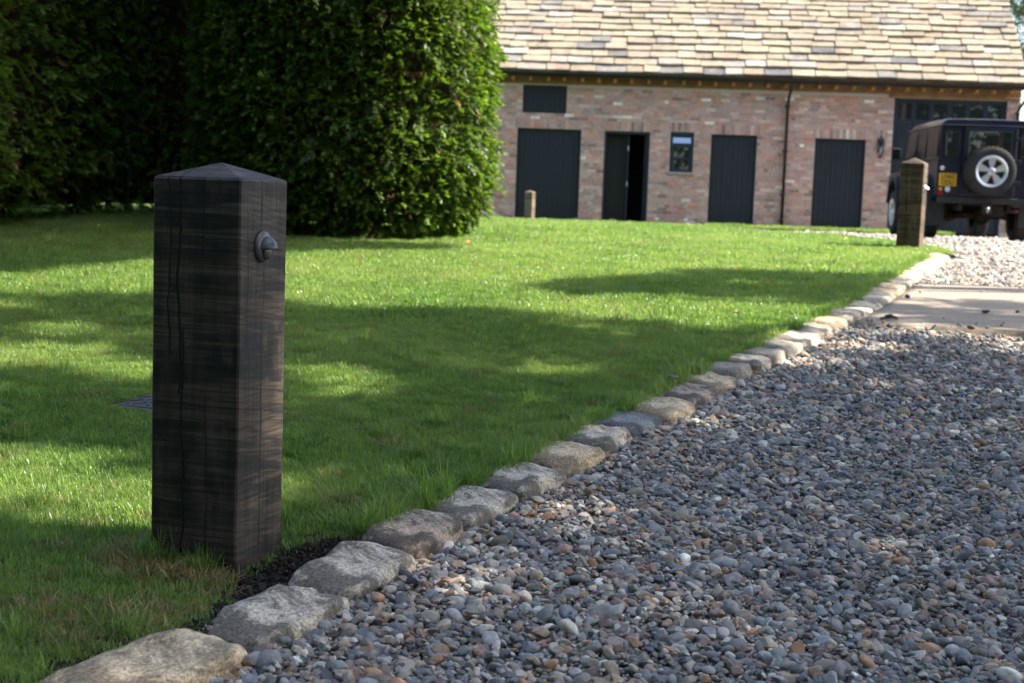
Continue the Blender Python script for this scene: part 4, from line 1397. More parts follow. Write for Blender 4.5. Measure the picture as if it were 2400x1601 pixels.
# ================================================================== grass
def grass_tuft(k, n, hgt, wid, spread, lean):
    rnd = random.Random(4000 + k)
    V, Fc, Cc = [], [], []
    for _ in range(n):
        bx, by = rnd.uniform(-spread, spread), rnd.uniform(-spread, spread)
        h = hgt * rnd.uniform(.55, 1.15); w = wid * rnd.uniform(.7, 1.25)
        az = rnd.uniform(0, 6.283); tl = abs(rnd.gauss(0, lean)) + .08
        wd = Vector((math.cos(az + 1.57), math.sin(az + 1.57), 0)) * w * .5
        ld = Vector((math.cos(az), math.sin(az), 0))
        c = rnd.random() ** 1.3
        s = len(V)
        for f, ww in ((0, 1.0), (.45, .95), (.8, .6)):
            p = Vector((bx, by, 0)) + ld * (h * tl * f ** 1.7) + Vector((0, 0, h * (f - .28 * tl * f * f)))
            V += [p - wd * ww, p + wd * ww]
            Cc += [c * .8 + .2 * f] * 2
        V.append(Vector((bx, by, 0)) + ld * (h * tl) + Vector((0, 0, h * (1 - .28 * tl)))); Cc.append(c)
        Fc += [(s, s + 1, s + 3, s + 2), (s + 2, s + 3, s + 5, s + 4), (s + 4, s + 5, s + 6)]
    return V, Fc, Cc
M_GRASS = m_leafy('lawn_grass', 'leaf', (.042, .115, .022), (.22, .34, .08), .56, .34, .6, patch=(.9, (.28, .35, .12), .6), tmul=(1.6, 1.55, .9))
M_DRY = m_leafy('dry_grass', 'leaf', (.16, .13, .06), (.42, .32, .17), .3, .6, .25)
TUFT_N = [proto('grass_tuft_%d' % k, *(lambda q: (q[0], q[1]))(t_ := grass_tuft(k, 140, .030, .0021, .042, .42)), M_GRASS, t_[2]) for k in range(8)]
TUFT_F = [proto('grass_tuft_far_%d' % k, *(lambda q: (q[0], q[1]))(t_ := grass_tuft(50 + k, 110, .034, .0032, .062, .45)), M_GRASS, t_[2]) for k in range(6)]
TUFT_D = [proto('dry_tuft_%d' % k, *(lambda q: (q[0], q[1]))(t_ := grass_tuft(90 + k, 60, .036, .0020, .040, .9)), M_DRY, t_[2]) for k in range(4)]
TUFT_E = [proto('edge_tuft_%d' % k, *(lambda q: (q[0], q[1]))(t_ := grass_tuft(130 + k, 70, .066, .0026, .030, .55)), M_GRASS, t_[2]) for k in range(4)]

SOIL_POLY = [(540, 1335), (518, 1355), (512, 1405), (462, 1448), (370, 1510), (230, 1575), (200, 1640), (640, 1640), (1000, 1290), (850, 1250), (770, 1262), (700, 1272), (655, 1280), (640, 1300)]
def lawn_zv(x, y):
    return np.array([lawn_z(a, b) for a, b in zip(x, y)])
_pc, _ps = math.cos(A1), math.sin(A1)
def in_post(x, y, pad=.0):
    dx, dy = x - c1[0], y - c1[1]
    lx, ly_ = dx * math.cos(-A1) - dy * math.sin(-A1), dx * math.sin(-A1) + dy * math.cos(-A1)
    return (abs(lx) < .125 + pad) & (abs(ly_) < .125 + pad)
def in_cover(x, y):
    dx, dy = x + 1.265, y - 5.70
    a = R_(20)
    lx, ly_ = dx * math.cos(a) - dy * math.sin(a), dx * math.sin(a) + dy * math.cos(a)
    return (abs(lx) < .285) & (abs(ly_) < .235)
def lawn_points(y0, y1, sp, margin):
    p = jitter_grid(-13, 5, y0, y1, sp)
    x, y = p[:, 0], p[:, 1]
    ok = (x < kerb_x(y) - margin) & (x > -.375 * y - 1.2)
    ok &= ~in_cover(x, y)
    z0 = G(y)
    px, py = proj(np.stack([x, y, z0], 1))
    ok &= ~(in_poly(px, py, SOIL_POLY) & (y < 4.6))
    ok &= ~in_post(x, y, -.01)
    return p[ok]
pa = lawn_points(1.7, 8.2, .047, .115)
pb = lawn_points(8.2, 20.5, .075, .115)
pc_ = lawn_points(20.5, 33.0, .10, .0)
# verge of grass along the foot of the barn
pv = jitter_grid(4.4, 9.6, 31.6, 33.2, .12)
def wall_y(x): return 33.3 - math.tan(R_(4)) * (x - 4.4)
pc_ = pc_[pc_[:, 1] < wall_y(pc_[:, 0]) - .1]
pv = pv[(pv[:, 1] < wall_y(pv[:, 0]) - .12) & (pv[:, 1] > 31.9 - .07 * (pv[:, 0] - 4.4))]
def put_grass(name, p, protos, s, label, parent=None, zoff=0.0, sv=.18):
    n = len(p)
    z = lawn_zv(p[:, 0], p[:, 1]) - .004 + zoff
    pts = np.stack([p[:, 0], p[:, 1], z], 1)
    rots = np.stack([rng.normal(0, .08, n), rng.normal(0, .08, n), rng.uniform(0, 6.283, n)], 1)
    sc = s * np.exp(rng.normal(0, sv, n))[:, None] * np.array([[1, 1, 1.0]])
    ids = rng.integers(0, len(protos), n)
    if name == 'lawn_grass':
        odd = rng.random(n)
        np_ = len(protos)
        ids = np.where(odd < .035, np_ + rng.integers(0, 4, n), np.where(odd < .055, np_ + 4 + rng.integers(0, 4, n), ids))
        protos = protos + TUFT_D + TUFT_E
    o = scatter(name, pts, rots, sc, ids, protos)
    tag(o, label, 'grass', kind='stuff')
    return o
put_grass('lawn_grass', pa, TUFT_N, 1.0, 'short mown green lawn grass nearest the kerb and bollard')
put_grass('lawn_grass', np.concatenate([pb]), TUFT_F, 1.08, 'mown green lawn grass between the hedge and the kerb')
put_grass('lawn_grass', np.concatenate([pc_]), TUFT_F, 1.35, 'far lawn grass in front of the barn doors', zoff=-.015)
pvz = put_grass('verge_grass', pv, TUFT_F, 1.9, 'narrow strip of grass along the foot of the barn wall')
# longer uncut grass hanging over the stones
ey = np.sort(rng.uniform(3.75, 14.2, 900) ** 1.0)
ex = kerb_x(ey) - rng.uniform(.075, .14, 900)
pe = np.stack([ex, ey], 1)
qx, qy = proj(np.stack([ex, ey, G(ey)], 1))
pe = pe[~(in_poly(qx, qy, SOIL_POLY) & (ey < 4.6))]
put_grass('edge_grass', pe, TUFT_E, .9, 'longer uncut grass leaning over the back of the kerb stones', sv=.25)
# around the post and on the soil lip: longer blades and dry clippings
pp = []
for k in range(60):
    f = random.random(); s_ = random.choice((0, 0, 1))
    lx, ly_ = (-.125 + .25 * f, -.135 - random.uniform(0, .03)) if s_ == 0 else (-.14 - random.uniform(0, .03), -.125 + .25 * f)
    if lx > .06: continue
    pp.append((c1[0] + lx * math.cos(A1) - ly_ * math.sin(A1), c1[1] + lx * math.sin(A1) + ly_ * math.cos(A1)))
put_grass('post_foot_grass', np.array(pp), TUFT_E, .85, 'longer grass growing round the foot of the dark bollard', sv=.25)
DP = [(255, 1300), (330, 1275), (430, 1300), (520, 1330), (500, 1365), (400, 1350), (300, 1345)]
pd = jitter_grid(-1.4, -.4, 2.6, 3.9, .022)
qx, qy = proj(np.stack([pd[:, 0], pd[:, 1], G(pd[:, 1])], 1))
keep = in_poly(qx, qy, DP) | ((rng.random(len(pd)) < .10) & in_poly(qx, qy, [(60, 1360), (300, 1280), (530, 1340), (520, 1400), (330, 1500), (120, 1560)]))
pd = pd[keep & ~in_post(pd[:, 0], pd[:, 1], .0)]
put_grass('dry_grass', pd, TUFT_D, 1.15, 'patch of dry straw coloured grass in front of the dark bollard')

# ================================================================== bare soil between bollard, lawn and stones
def soil():
    V, Fc = [], []
    yy = np.arange(2.2, 4.75, .02); nx = 26
    for y in yy:
        k = float(kerb_x(y))
        for i in range(nx):
            x = k - .36 + i * .016
            z = lawn_z(x, y) + .004 + .010 * mnoise.noise(Vector((x * 14, y * 14, 0))) + .006 * mnoise.noise(Vector((x * 45, y * 45, 4)))
            V.append((x, y, z))
    for j in range(len(yy) - 1):
        for i in range(nx - 1):
            a = j * nx + i; Fc.append((a, a + 1, a + nx + 1, a + nx))
    o = mesh('soil', V, Fc, M_SOIL, None, True)
    tag(o, 'strip of dark bare soil behind the near kerb stones', 'soil', kind='stuff')
soil()
M_CLOD = mat_pebble('soil_clod', [(0, (.020, .015, .011)), (.4, (.035, .027, .02)), (.8, (.05, .04, .03)), (.97, (.14, .12, .10))], .95)
CLOD = []
for k in range(6):
    V, Fc = pebble_mesh(70 + k, .22, True)
    CLOD.append(proto('clod_shape_%d' % k, V, Fc, M_CLOD, None, True))
sp_ = jitter_grid(-1.6, .3, 2.2, 4.7, .010)
qx, qy = proj(np.stack([sp_[:, 0], sp_[:, 1], G(sp_[:, 1])], 1))
sp_ = sp_[in_poly(qx, qy, SOIL_POLY) & (sp_[:, 0] < kerb_x(sp_[:, 1]) - .03) & ~in_post(sp_[:, 0], sp_[:, 1], .0)]
n = len(sp_)
cz = lawn_zv(sp_[:, 0], sp_[:, 1]) + rng.uniform(.0, .014, n)
g = scatter('soil_clods', np.stack([sp_[:, 0], sp_[:, 1], cz], 1), rng.uniform(0, 6.28, (n, 3)), (.006 * np.exp(rng.normal(0, .4, n)))[:, None] * np.ones((1, 3)), rng.integers(0, 6, n), CLOD)
tag(g, 'crumbs of dark soil beside the foot of the dark bollard', 'soil', kind='stuff')

# ================================================================== conifer hedge
def spray(k, n, L, fan, droop, lw):
    """flat feathery spray: a stem with side shoots of scale-leaf slips."""
    rnd = random.Random(7000 + k)
    V, Fc, Cc = [], [], []
    def slip(p, d, ln, w, c):
        side = d.cross(Vector((rnd.gauss(0, .25), rnd.gauss(0, .25), 1))).normalized() * w
        s = len(V)
        V.extend([p - side * .5, p + d * ln * .55 - side, p + d * ln, p + d * ln * .55 + side, p + side * .5])
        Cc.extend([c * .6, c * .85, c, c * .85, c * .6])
        Fc.append((s, s + 1, s + 2, s + 3, s + 4))
    for i in range(n):
        f = (i + .6) / n
        base = Vector((L * f * .8, 0, -droop * L * f * f))
        for sd in (-1, 1):
            a = sd * fan * (1 - .45 * f) * rnd.uniform(.75, 1.2)
            d = Vector((math.cos(a), math.sin(a), rnd.gauss(.02, .16) - droop * f)).normalized()
            slip(base, d, L * .52 * (1 - .55 * f) * rnd.uniform(.7, 1.2), lw * rnd.uniform(.8, 1.25), rnd.uniform(.25, 1) * (.6 + .4 * f))
    slip(Vector((L * .7, 0, -droop * L * .5)), Vector((1, 0, -droop)).normalized(), L * .36, lw, 1.0)
    return V, Fc, Cc
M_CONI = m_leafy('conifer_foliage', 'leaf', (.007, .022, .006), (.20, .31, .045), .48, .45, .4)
M_CONIB = m_leafy('brown_conifer_foliage', 'leaf', (.07, .03, .015), (.24, .11, .06), .2, .6, .2)
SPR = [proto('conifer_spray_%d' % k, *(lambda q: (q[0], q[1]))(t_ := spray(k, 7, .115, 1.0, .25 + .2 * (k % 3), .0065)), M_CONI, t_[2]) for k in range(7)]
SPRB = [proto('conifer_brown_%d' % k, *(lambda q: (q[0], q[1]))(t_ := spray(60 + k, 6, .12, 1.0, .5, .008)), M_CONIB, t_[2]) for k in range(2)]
M_BARK = m_plain('conifer_bark', (.10, .06, .04), .9, .15, var=.4, scale=12, bump=.6)
M_CORE = m_plain('dark_hedge_core', (.022, .017, .011), .95, .05, var=.5, scale=9, bump=.8)  # dark colour of the solid core that fills the hedges

def out_rot(nrm, droop, roll):
    """euler that turns local +x to point along nrm, tipped down a little."""
    az = np.arctan2(nrm[:, 1], nrm[:, 0])
    return np.stack([roll, droop, az], 1)

def build_hedge(name, label, axis_pts, half, height, base_lift, dens, seed, core=True, xcut=None):
    """hedge grown along axis_pts [(x,y)], half = half thickness; foliage fills a shell."""
    r = np.random.default_rng(seed)
    t = empty(name, (axis_pts[0][0], axis_pts[0][1], float(G(axis_pts[0][1]))))
    tag(t, label, 'hedge')
    loc = np.array(t.location)
    A = np.array(axis_pts, float)
    seg = np.linalg.norm(np.diff(A, axis=0), axis=1); cum = np.concatenate([[0], np.cumsum(seg)]); Ltot = cum[-1]
    def at(s):
        return np.stack([np.interp(s, cum, A[:, 0]), np.interp(s, cum, A[:, 1])], 1)
    # outline: stadium round the axis
    per = 2 * Ltot + 2 * math.pi * half
    N = int(per * height * dens)
    q = r.uniform(0, per, N)
    z = height * r.random(N) ** 1.12
    P = np.zeros((N, 2)); NRM = np.zeros((N, 2))
    def tang(s):
        i = np.clip(np.searchsorted(cum, s, side='right') - 1, 0, len(seg) - 1)
        d = np.diff(A, axis=0)[i] / seg[i][:, None]
        return d
    m1 = q < Ltot
    m2 = (q >= Ltot) & (q < Ltot + math.pi * half)
    m3 = (q >= Ltot + math.pi * half) & (q < 2 * Ltot + math.pi * half)
    m4 = ~(m1 | m2 | m3)
    for mk, kind in ((m1, 0), (m2, 1), (m3, 2), (m4, 3)):
        if not mk.any(): continue
        if kind in (0, 2):
            s = q[mk] if kind == 0 else 2 * Ltot + math.pi * half - q[mk]
            d = tang(s); nn = np.stack([d[:, 1], -d[:, 0]], 1) * (1 if kind == 0 else -1)
            P[mk] = at(s); NRM[mk] = nn
        else:
            if kind == 1: th = (q[mk] - Ltot) / half; e = A[-1]; d = np.diff(A, axis=0)[-1] / seg[-1]
            else: th = (q[mk] - 2 * Ltot - math.pi * half) / half; e = A[0]; d = -np.diff(A, axis=0)[0] / seg[0]
            n0 = np.array([d[1], -d[0]])
            nn = np.cos(th)[:, None] * n0 + np.sin(th)[:, None] * d
            P[mk] = e; NRM[mk] = nn
    lump = np.array([mnoise.noise(Vector((P[i, 0] * 1.2 + NRM[i, 0] * 1.5 + seed, P[i, 1] * 1.2 + NRM[i, 1] * 1.5, z[i] * 1.3))) +
                     .5 * mnoise.noise(Vector((P[i, 0] * 3 + NRM[i, 0] * 4 + seed, P[i, 1] * 3 + NRM[i, 1] * 4, z[i] * 3.6))) for i in range(N)])
    prof = np.where(z < base_lift + .45, np.clip((z - base_lift * .55) / .55, .0, 1) ** .6 * .30 + .70, 1.0)
    depth = r.exponential(.10, N)
    rad = half * prof + lump * .085 - depth
    rag = r.random(N) < .06
    rad[rag] += r.uniform(.02, .12, rag.sum())
    XY = P + NRM * rad[:, None]
    zz = G(XY[:, 1]) + z
    low_gap = base_lift * (.75 + .5 * np.array([mnoise.noise(Vector((x * 1.7 + seed, y * 1.7, 0))) for x, y in XY]))
    ok = (z > low_gap) | (r.random(N) < .10)
    XY, zz, NR = XY[ok], zz[ok], NRM[ok]
    n = len(XY)
    jit = r.normal(0, .55, n)
    c, s = np.cos(jit), np.sin(jit)
    NR = np.stack([NR[:, 0] * c - NR[:, 1] * s, NR[:, 0] * s + NR[:, 1] * c], 1)
    rots = out_rot(NR, r.normal(-.05, .45, n), r.normal(0, .5, n))
    pts = np.stack([XY[:, 0], XY[:, 1], zz], 1) - loc
    o = scatter('foliage', pts, rots, np.exp(r.normal(0, .25, n))[:, None] * np.ones((1, 3)), np.where(r.random(n) < .012, 7 + r.integers(0, 2, n), r.integers(0, 7, n)), SPR + SPRB, t)
    o['kind'] = 'stuff'
    # added solid dark core that stops light showing through, and the stems
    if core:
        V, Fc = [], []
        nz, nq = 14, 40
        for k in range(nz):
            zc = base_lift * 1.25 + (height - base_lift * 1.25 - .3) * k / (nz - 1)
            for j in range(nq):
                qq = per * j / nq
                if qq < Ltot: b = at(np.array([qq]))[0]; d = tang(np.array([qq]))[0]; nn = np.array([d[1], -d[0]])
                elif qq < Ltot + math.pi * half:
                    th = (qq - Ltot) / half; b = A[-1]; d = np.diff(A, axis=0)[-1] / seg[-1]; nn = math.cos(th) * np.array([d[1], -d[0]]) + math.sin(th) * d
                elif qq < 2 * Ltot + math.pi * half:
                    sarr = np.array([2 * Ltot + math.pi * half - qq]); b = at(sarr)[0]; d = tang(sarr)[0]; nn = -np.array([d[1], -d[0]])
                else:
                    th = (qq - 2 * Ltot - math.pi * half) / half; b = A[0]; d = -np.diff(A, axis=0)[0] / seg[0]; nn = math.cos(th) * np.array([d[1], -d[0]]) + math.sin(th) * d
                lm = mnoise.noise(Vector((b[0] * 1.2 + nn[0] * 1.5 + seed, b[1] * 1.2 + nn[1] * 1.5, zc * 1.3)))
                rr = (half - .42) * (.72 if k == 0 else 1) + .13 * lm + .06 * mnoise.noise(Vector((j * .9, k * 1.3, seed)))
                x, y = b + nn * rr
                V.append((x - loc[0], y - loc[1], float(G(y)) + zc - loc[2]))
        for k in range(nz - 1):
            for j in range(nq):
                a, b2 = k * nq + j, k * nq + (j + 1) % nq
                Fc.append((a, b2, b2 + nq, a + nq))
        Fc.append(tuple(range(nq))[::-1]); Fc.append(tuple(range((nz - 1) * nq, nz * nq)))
        mesh('inner_core', V, Fc, M_CORE, t, True)
    ns = max(2, int(Ltot / .7) + 1)
    for k in range(ns):
        s = Ltot * (k + .5) / ns
        b = at(np.array([s]))[0] + r.normal(0, .12, 2)
        z0 = float(G(b[1]))
        tube('trunk', [(b[0] - loc[0], b[1] - loc[1], z0 - .1 - loc[2]), (b[0] - loc[0] + .03, b[1] - loc[1], z0 + 1.0 - loc[2]), (b[0] - loc[0] + r.normal(0, .05), b[1] - loc[1], z0 + height * .8 - loc[2])], [.10, .08, .03], M_BARK, t, 8)
    return t
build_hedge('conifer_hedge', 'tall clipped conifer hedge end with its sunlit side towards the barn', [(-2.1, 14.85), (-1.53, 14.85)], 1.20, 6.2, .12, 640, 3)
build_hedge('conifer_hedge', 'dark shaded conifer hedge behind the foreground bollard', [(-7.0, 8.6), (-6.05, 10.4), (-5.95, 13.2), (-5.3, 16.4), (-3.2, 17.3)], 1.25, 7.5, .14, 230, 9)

# ================================================================== broadleaved trees
def leaf_cluster(k, n, R, ln):
    rnd = random.Random(8000 + k)
    V, Fc, Cc = [], [], []
    for _ in range(n):
        p = Vector((rnd.gauss(0, 1), rnd.gauss(0, 1), rnd.gauss(0, .7))).normalized() * R * rnd.random() ** .5
        d = Vector((rnd.gauss(0, 1), rnd.gauss(0, 1), rnd.gauss(-.3, .6))).normalized()
        sd = d.cross(Vector((rnd.gauss(0, .4), rnd.gauss(0, .4), 1))).normalized()
        L = ln * rnd.uniform(.7, 1.2)
        s = len(V); c = rnd.random()
        V += [p, p + d * L * .45 - sd * L * .32, p + d * L, p + d * L * .45 + sd * L * .32]
        Cc += [c] * 4
        Fc.append((s, s + 1, s + 2, s + 3))
    return V, Fc, Cc
M_LEAF = m_leafy('tree_leaves', 'leaf', (.025, .06, .012), (.09, .14, .03), .14, .45, .35)
CLU = [proto('leaf_cluster_%d' % k, *(lambda q: (q[0], q[1]))(t_ := leaf_cluster(k, 26, .20, .085)), M_LEAF, t_[2]) for k in range(6)]
M_TBARK = m_plain('tree_bark', (.12, .09, .065), .9, .15, var=.35, scale=8, bump=.7)

def tree(name, label, trunk, height, clusters, group, nlimb=14):
    base = (trunk[0], trunk[1], float(G(trunk[1])) - .1)
    t = empty(name, base)
    tag(t, label, 'tree', group)
    b = np.array(base)
    r = np.random.default_rng(int(abs(trunk[0] * 77 + trunk[1] * 13)))
    n = len(clusters)
    o = scatter('crown', clusters - b, r.uniform(0, 6.28, (n, 3)), np.exp(r.normal(0, .2, n))[:, None] * np.ones((1, 3)), r.integers(0, len(CLU), n), CLU, t)
    o['kind'] = 'stuff'
    tp = Vector((.25, .1, height * .85))
    tube('trunk', [(0, 0, 0), (.05, 0, height * .2), (.15, .05, height * .5), tuple(tp)], [.30, .24, .16, .05], M_TBARK, t, 12)
    bm = bmesh.new()
    near = np.flatnonzero(np.abs(clusters[:, 1] - trunk[1]) < (.9 if trunk[1] < 20 else 9)) if trunk[1] > 20 else np.flatnonzero((np.abs(clusters[:, 1] - trunk[1]) < .9) & (clusters[:, 2] < 8.0))
    for k in r.choice(near, min(nlimb, len(near)), replace=False):
        e = Vector(clusters[k] - b)
        f = min(.9, max(.25, (e.z - .6) / (height * .85) * .75))
        st = Vector((.15 * f, .05 * f, height * .85 * f))
        mid = st.lerp(e, .5) + Vector((0, 0, .25))
        bm_tube(bm, [st, mid, e], [.06, .04, .012], 6)
    from_bm('limbs', bm, M_TBARK, t, True)
    return t

# shade of the trees that stand along the right-hand side of the drive.  Rows: (outline on the ground as seen, density of leaf above it)
SH = [
    ([(1180, 694), (1330, 668), (1500, 658), (1640, 638), (1800, 640), (1960, 648), (2070, 652), (2035, 690), (1960, 722), (1850, 710), (1700, 703), (1500, 693), (1300, 694)], .93),
    ([(1640, 655), (1900, 668), (1900, 676), (1640, 668)], .35),
    ([(2035, 690), (2400, 706), (2700, 716), (2700, 742), (2400, 738), (2080, 722), (2000, 716)], .6),
    ([(1975, 738), (2400, 746), (2700, 750), (2700, 780), (2400, 776), (1975, 760)], .68),
    ([(660, 731), (900, 730), (1080, 732), (1250, 744), (1400, 756), (1560, 770), (1700, 782), (1850, 778), (1840, 800), (1740, 835), (1640, 862), (1560, 900), (1480, 960), (1300, 930), (1000, 900), (900, 905), (890, 860), (660, 852)], .91),
    ([(1270, 770), (1420, 775), (1460, 795), (1330, 803)], .45),
    ([(1000, 832), (1150, 836), (1150, 860), (1000, 856)], .35),
    ([(1030, 866), (1390, 862), (1400, 885), (1250, 905), (1030, 908)], .12),
    ([(660, 852), (890, 862), (910, 905), (880, 934), (660, 945)], .02),
    ([(660, 945), (880, 934), (1030, 908), (1250, 905), (1400, 885), (1560, 880), (1640, 862), (1740, 838), (1800, 842), (1900, 850), (2050, 842), (2400, 800), (2900, 800), (3600, 3000), (-800, 3000), (-800, 1232), (350, 1225), (660, 1190)], .93),
    ([(1700, 800), (1860, 770), (1985, 752), (1985, 790), (2080, 800), (2000, 835), (1850, 850), (1740, 850)], .22),
    ([(1990, 775), (2400, 790), (2400, 800), (2050, 842), (2000, 835), (2080, 800)], .72),
    ([(1850, 870), (2060, 868), (2080, 900), (1890, 905)], .55),
    ([(670, 1075), (820, 1075), (840, 1160), (670, 1200)], .35),
    ([(1530, 965), (1640, 965), (1640, 1015), (1530, 1015)], .02),
    ([(1230, 1115), (1520, 1135), (1520, 1235), (1250, 1255)], .25),
    ([(1590, 1395), (1850, 1400), (1850, 1505), (1600, 1515)], .12),
    ([(530, 1350), (700, 1330), (740, 1430), (560, 1465)], .20),
    ([(830, 1195), (1010, 1180), (1030, 1290), (850, 1310)], .35),
    ([(900, 1310), (1120, 1290), (1140, 1380), (920, 1410)], .30),
    ([(2050, 1190), (2300, 1195), (2300, 1265), (2060, 1260)], .35),
    ([(1900, 960), (2250, 950), (2280, 1000), (1930, 1005)], .40),
    ([(2120, 1480), (2400, 1480), (2400, 1560), (2120, 1560)], .45),
    # left lawn
    ([(-800, 690), (0, 694), (200, 686), (360, 700), (360, 815), (200, 812), (0, 808), (-800, 830)], .72),
    ([(0, 752), (200, 742), (340, 748), (340, 760), (100, 770), (0, 772)], .25),
    ([(-800, 868), (0, 866), (200, 872), (250, 905), (120, 930), (-800, 930)], .62),
    ([(-800, 930), (120, 930), (250, 938), (360, 940), (360, 1046), (0, 1052), (-800, 1060)], .92),
    ([(360, 690), (660, 690), (660, 1225), (360, 1225)], .80),
]
def canopy():
    r = np.random.default_rng(21)
    N = 84000
    gx = r.uniform(-9, 9.5, N); gy = r.uniform(-.5, 16.5, N)
    p = np.zeros(N)
    px, py = proj(np.stack([gx, gy, G(gy)], 1))
    front = gy > 1.0
    inside = front
    for poly, v in SH:
        mk = in_poly(px, py, poly) & inside
        p[mk] = v
    # beyond the frame to the right and behind the picture's lower edge
    right = (gx > .36 * gy + .1) & (gy < 9.0)
    p[right & (p == 0)] = .86
    p[(gy < 2.6)] = .9
    # in front of the dark hedge
    edge = np.interp(gx, [-9, -3.59, -2.92, -1.94, -.9, -.6], [8.6, 9.95, 11.38, 12.34, 13.0, 13.4])
    hs = (gx < -.7) & (gy > edge) & (gy < np.where(gx > -4.5, 13.5, 14.6))
    p[hs] = .985
    p[(gx < -4.6) & (gy > edge) & (gy < 10.8)] = .80
    # a thin place in the leaves lets some sun on to the drive side of the near bollard
    thin = (gx > -1.7) & (gx < -.62) & (gy > 3.45) & (gy < 3.95)
    p[thin] = np.interp(gx[thin], [-1.7, -1.35, -1.0, -.62], [.9, .72, .30, .62])
    # clumps and gaps in the leaf cover itself
    nz = np.array([mnoise.noise(Vector((x * 1.5, y * 2.4, 9.0))) for x, y in zip(gx, gy)])
    pe = np.where(p > .05, 1 - (1 - p) * np.exp(np.clip(3.4 * nz, -2.5, 2.2)), 0)
    pe[hs] = p[hs]
    tau = -np.log(1 - np.clip(pe, 0, .985))
    keep = r.random(N) < tau / 4.2
    gx, gy = gx[keep], gy[keep]
    Xc = r.uniform(4.6, 10.5, len(gx))
    ct = math.cos(SUN_AZ) / math.tan(SUN_EL)
    H = np.maximum((Xc - gx) / ct, r.uniform(5.2, 8.0, len(gx)))
    pos = np.stack([gx, gy, G(gy)], 1) + SUN[None, :] / SUN[2] * H[:, None]
    # never in the camera's view
    qx, qy = proj(pos)
    inview = (qx > -60) & (qx < 2460) & (qy > -120) & (pos[:, 1] > .3)
    pos = pos[~inview]
    return pos
cl = canopy()
TR = [((10.2, 1.2), 12.0, 'tall leafy tree beside the drive, nearest the foreground'), ((10.6, 5.2), 13.0, 'tall leafy tree beside the drive, middle one of the row'),
      ((10.8, 9.2), 13.0, 'tall leafy tree beside the drive level with the stone slab'), ((11.2, 11.4), 11.0, 'tall leafy tree beside the drive, last before the bollard')]
own = np.argmin(np.abs(cl[:, 1][:, None] - np.array([q[0][1] for q in TR])[None, :]), axis=1)
for k, (tk, h, lb) in enumerate(TR):
    tree('broadleaf_tree', lb, tk, h, cl[own == k], 'trees along the side of the drive')

def round_tree(name, label, trunk, height, rx, rz_, zc, n, seed):
    r = np.random.default_rng(seed)
    d = r.normal(0, 1, (n, 3)); d /= np.linalg.norm(d, axis=1)[:, None]
    rad = .55 + .45 * r.random(n) ** .5
    lump = np.array([1 + .30 * mnoise.noise(Vector(v * 2.2 + np.array([seed, 0, 0]))) for v in d])
    c = d * (rad * lump)[:, None] * np.array([rx, rx, rz_]) + np.array([trunk[0], trunk[1], zc])
    return tree(name, label, trunk, height, c, 'trees behind the barn')
round_tree('broadleaf_tree', 'green tree showing past the end of the barn roof', (19.5, 46), 11.0, 4.6, 5.0, 7.5, 3800, 5)
round_tree('broadleaf_tree', 'second green tree behind the barn gable, farther off', (25.5, 52), 11.0, 4.6, 5.2, 7.0, 2600, 6)

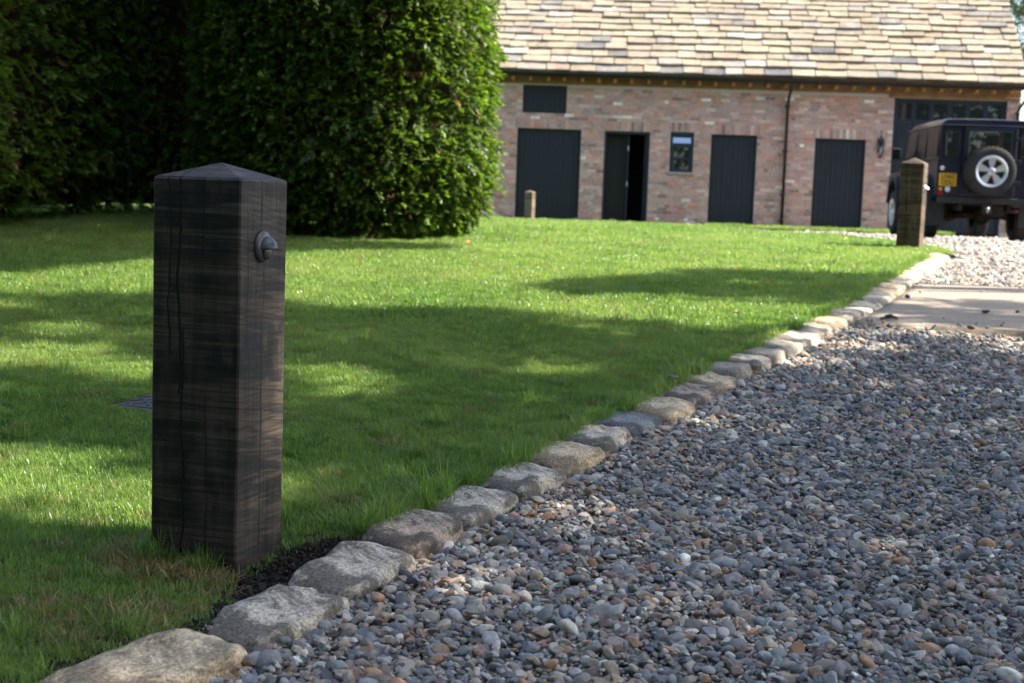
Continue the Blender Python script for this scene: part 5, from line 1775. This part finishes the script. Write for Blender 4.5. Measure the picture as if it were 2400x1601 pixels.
# woodland behind the camera, which darkens the panes and the car's back as it stands opposite them
def woodland():
    r = np.random.default_rng(77)
    n = 8000
    x = r.uniform(-34, 30, n); y = -10 - np.abs(r.normal(0, 2.6, n))
    side = r.random(n) < .3  # left flank added to cut sky light on the hedge front and bollard
    y[side] = r.uniform(-10, 7, side.sum()); x[side] = -13 - np.abs(r.normal(0, 2, side.sum()))
    hmax = 12 + 3.5 * np.sin(x * .7) + 1.5 * np.sin(x * 1.9 + 2)
    z = hmax * r.random(n) ** .8
    pts = np.stack([x, y, z], 1)
    tx = np.arange(-33, 30, 3.1) + r.normal(0, .5, 21)
    tp = np.stack([tx, -12.5 + r.normal(0, .8, len(tx)), np.zeros(len(tx)) - .1], 1)
    bm = bmesh.new(); bm_tube(bm, [(0, 0, 0), (.1, 0, 4), (0, .1, 9)], [.32, .24, .08], 8)
    V = [v.co[:] for v in bm.verts]
    bm.verts.index_update()
    Fc = [tuple(v.index for v in f.verts) for f in bm.faces]; bm.free()
    tproto = proto('woodland_trunk', V, Fc, M_TBARK)
    P = np.concatenate([pts, tp])
    rot = np.concatenate([r.uniform(0, 6.28, (n, 3)), np.zeros((len(tx), 3))])
    sc = np.concatenate([3.6 * np.exp(r.normal(0, .2, n))[:, None] * np.ones((1, 3)), np.ones((len(tx), 3))])
    idx = np.concatenate([r.integers(0, 6, n), np.full(len(tx), 6)])
    o = scatter('woodland', P, rot, sc, idx, CLU + [tproto])
    tag(o, 'belt of dense woodland reflected in the barn panes', 'woodland', kind='stuff')
woodland()

# a few fallen leaves on the grass
def fallen_leaf(px, py, colr, label, rz, size=.05):
    c = hit(px, py)
    V = []; Fc = []
    for k in range(7):
        f = k / 6; w = .42 * math.sin(math.pi * min(1, f * .92 + .04)) ** .8
        for sd in (-1, 0, 1): V.append((size * (f - .5), size * w * sd * .5, size * (.10 * abs(sd) + .12 * math.sin(f * 3))))
    for k in range(6):
        a = k * 3
        Fc += [(a, a + 1, a + 4, a + 3), (a + 1, a + 2, a + 5, a + 4)]
    o = mesh('fallen_leaf', V, Fc, m_plain('fallen_leaf_%d' % px, colr, .7, .2, var=.3, scale=60), None, True)
    o.location = (c[0], c[1], lawn_z(c[0], c[1]) + .040); o.rotation_euler = (.2, -.15, rz)
    tag(o, label, 'leaf', 'fallen leaves on the lawn')
fallen_leaf(1983, 566, (.50, .24, .08), 'orange fallen leaf on grass beside the lawn corner bollard', .6, .08)
fallen_leaf(1348, 528, (.45, .16, .06), 'reddish fallen leaf on the far lawn below the open doorway', 2.0, .09)
fallen_leaf(1098, 578, (.42, .15, .06), 'brown fallen leaf on grass at the foot of the hedge', 1.1, .08)
fallen_leaf(952, 724, (.40, .22, .07), 'small tan fallen leaf on the sunny middle of the lawn', 2.9, .05)
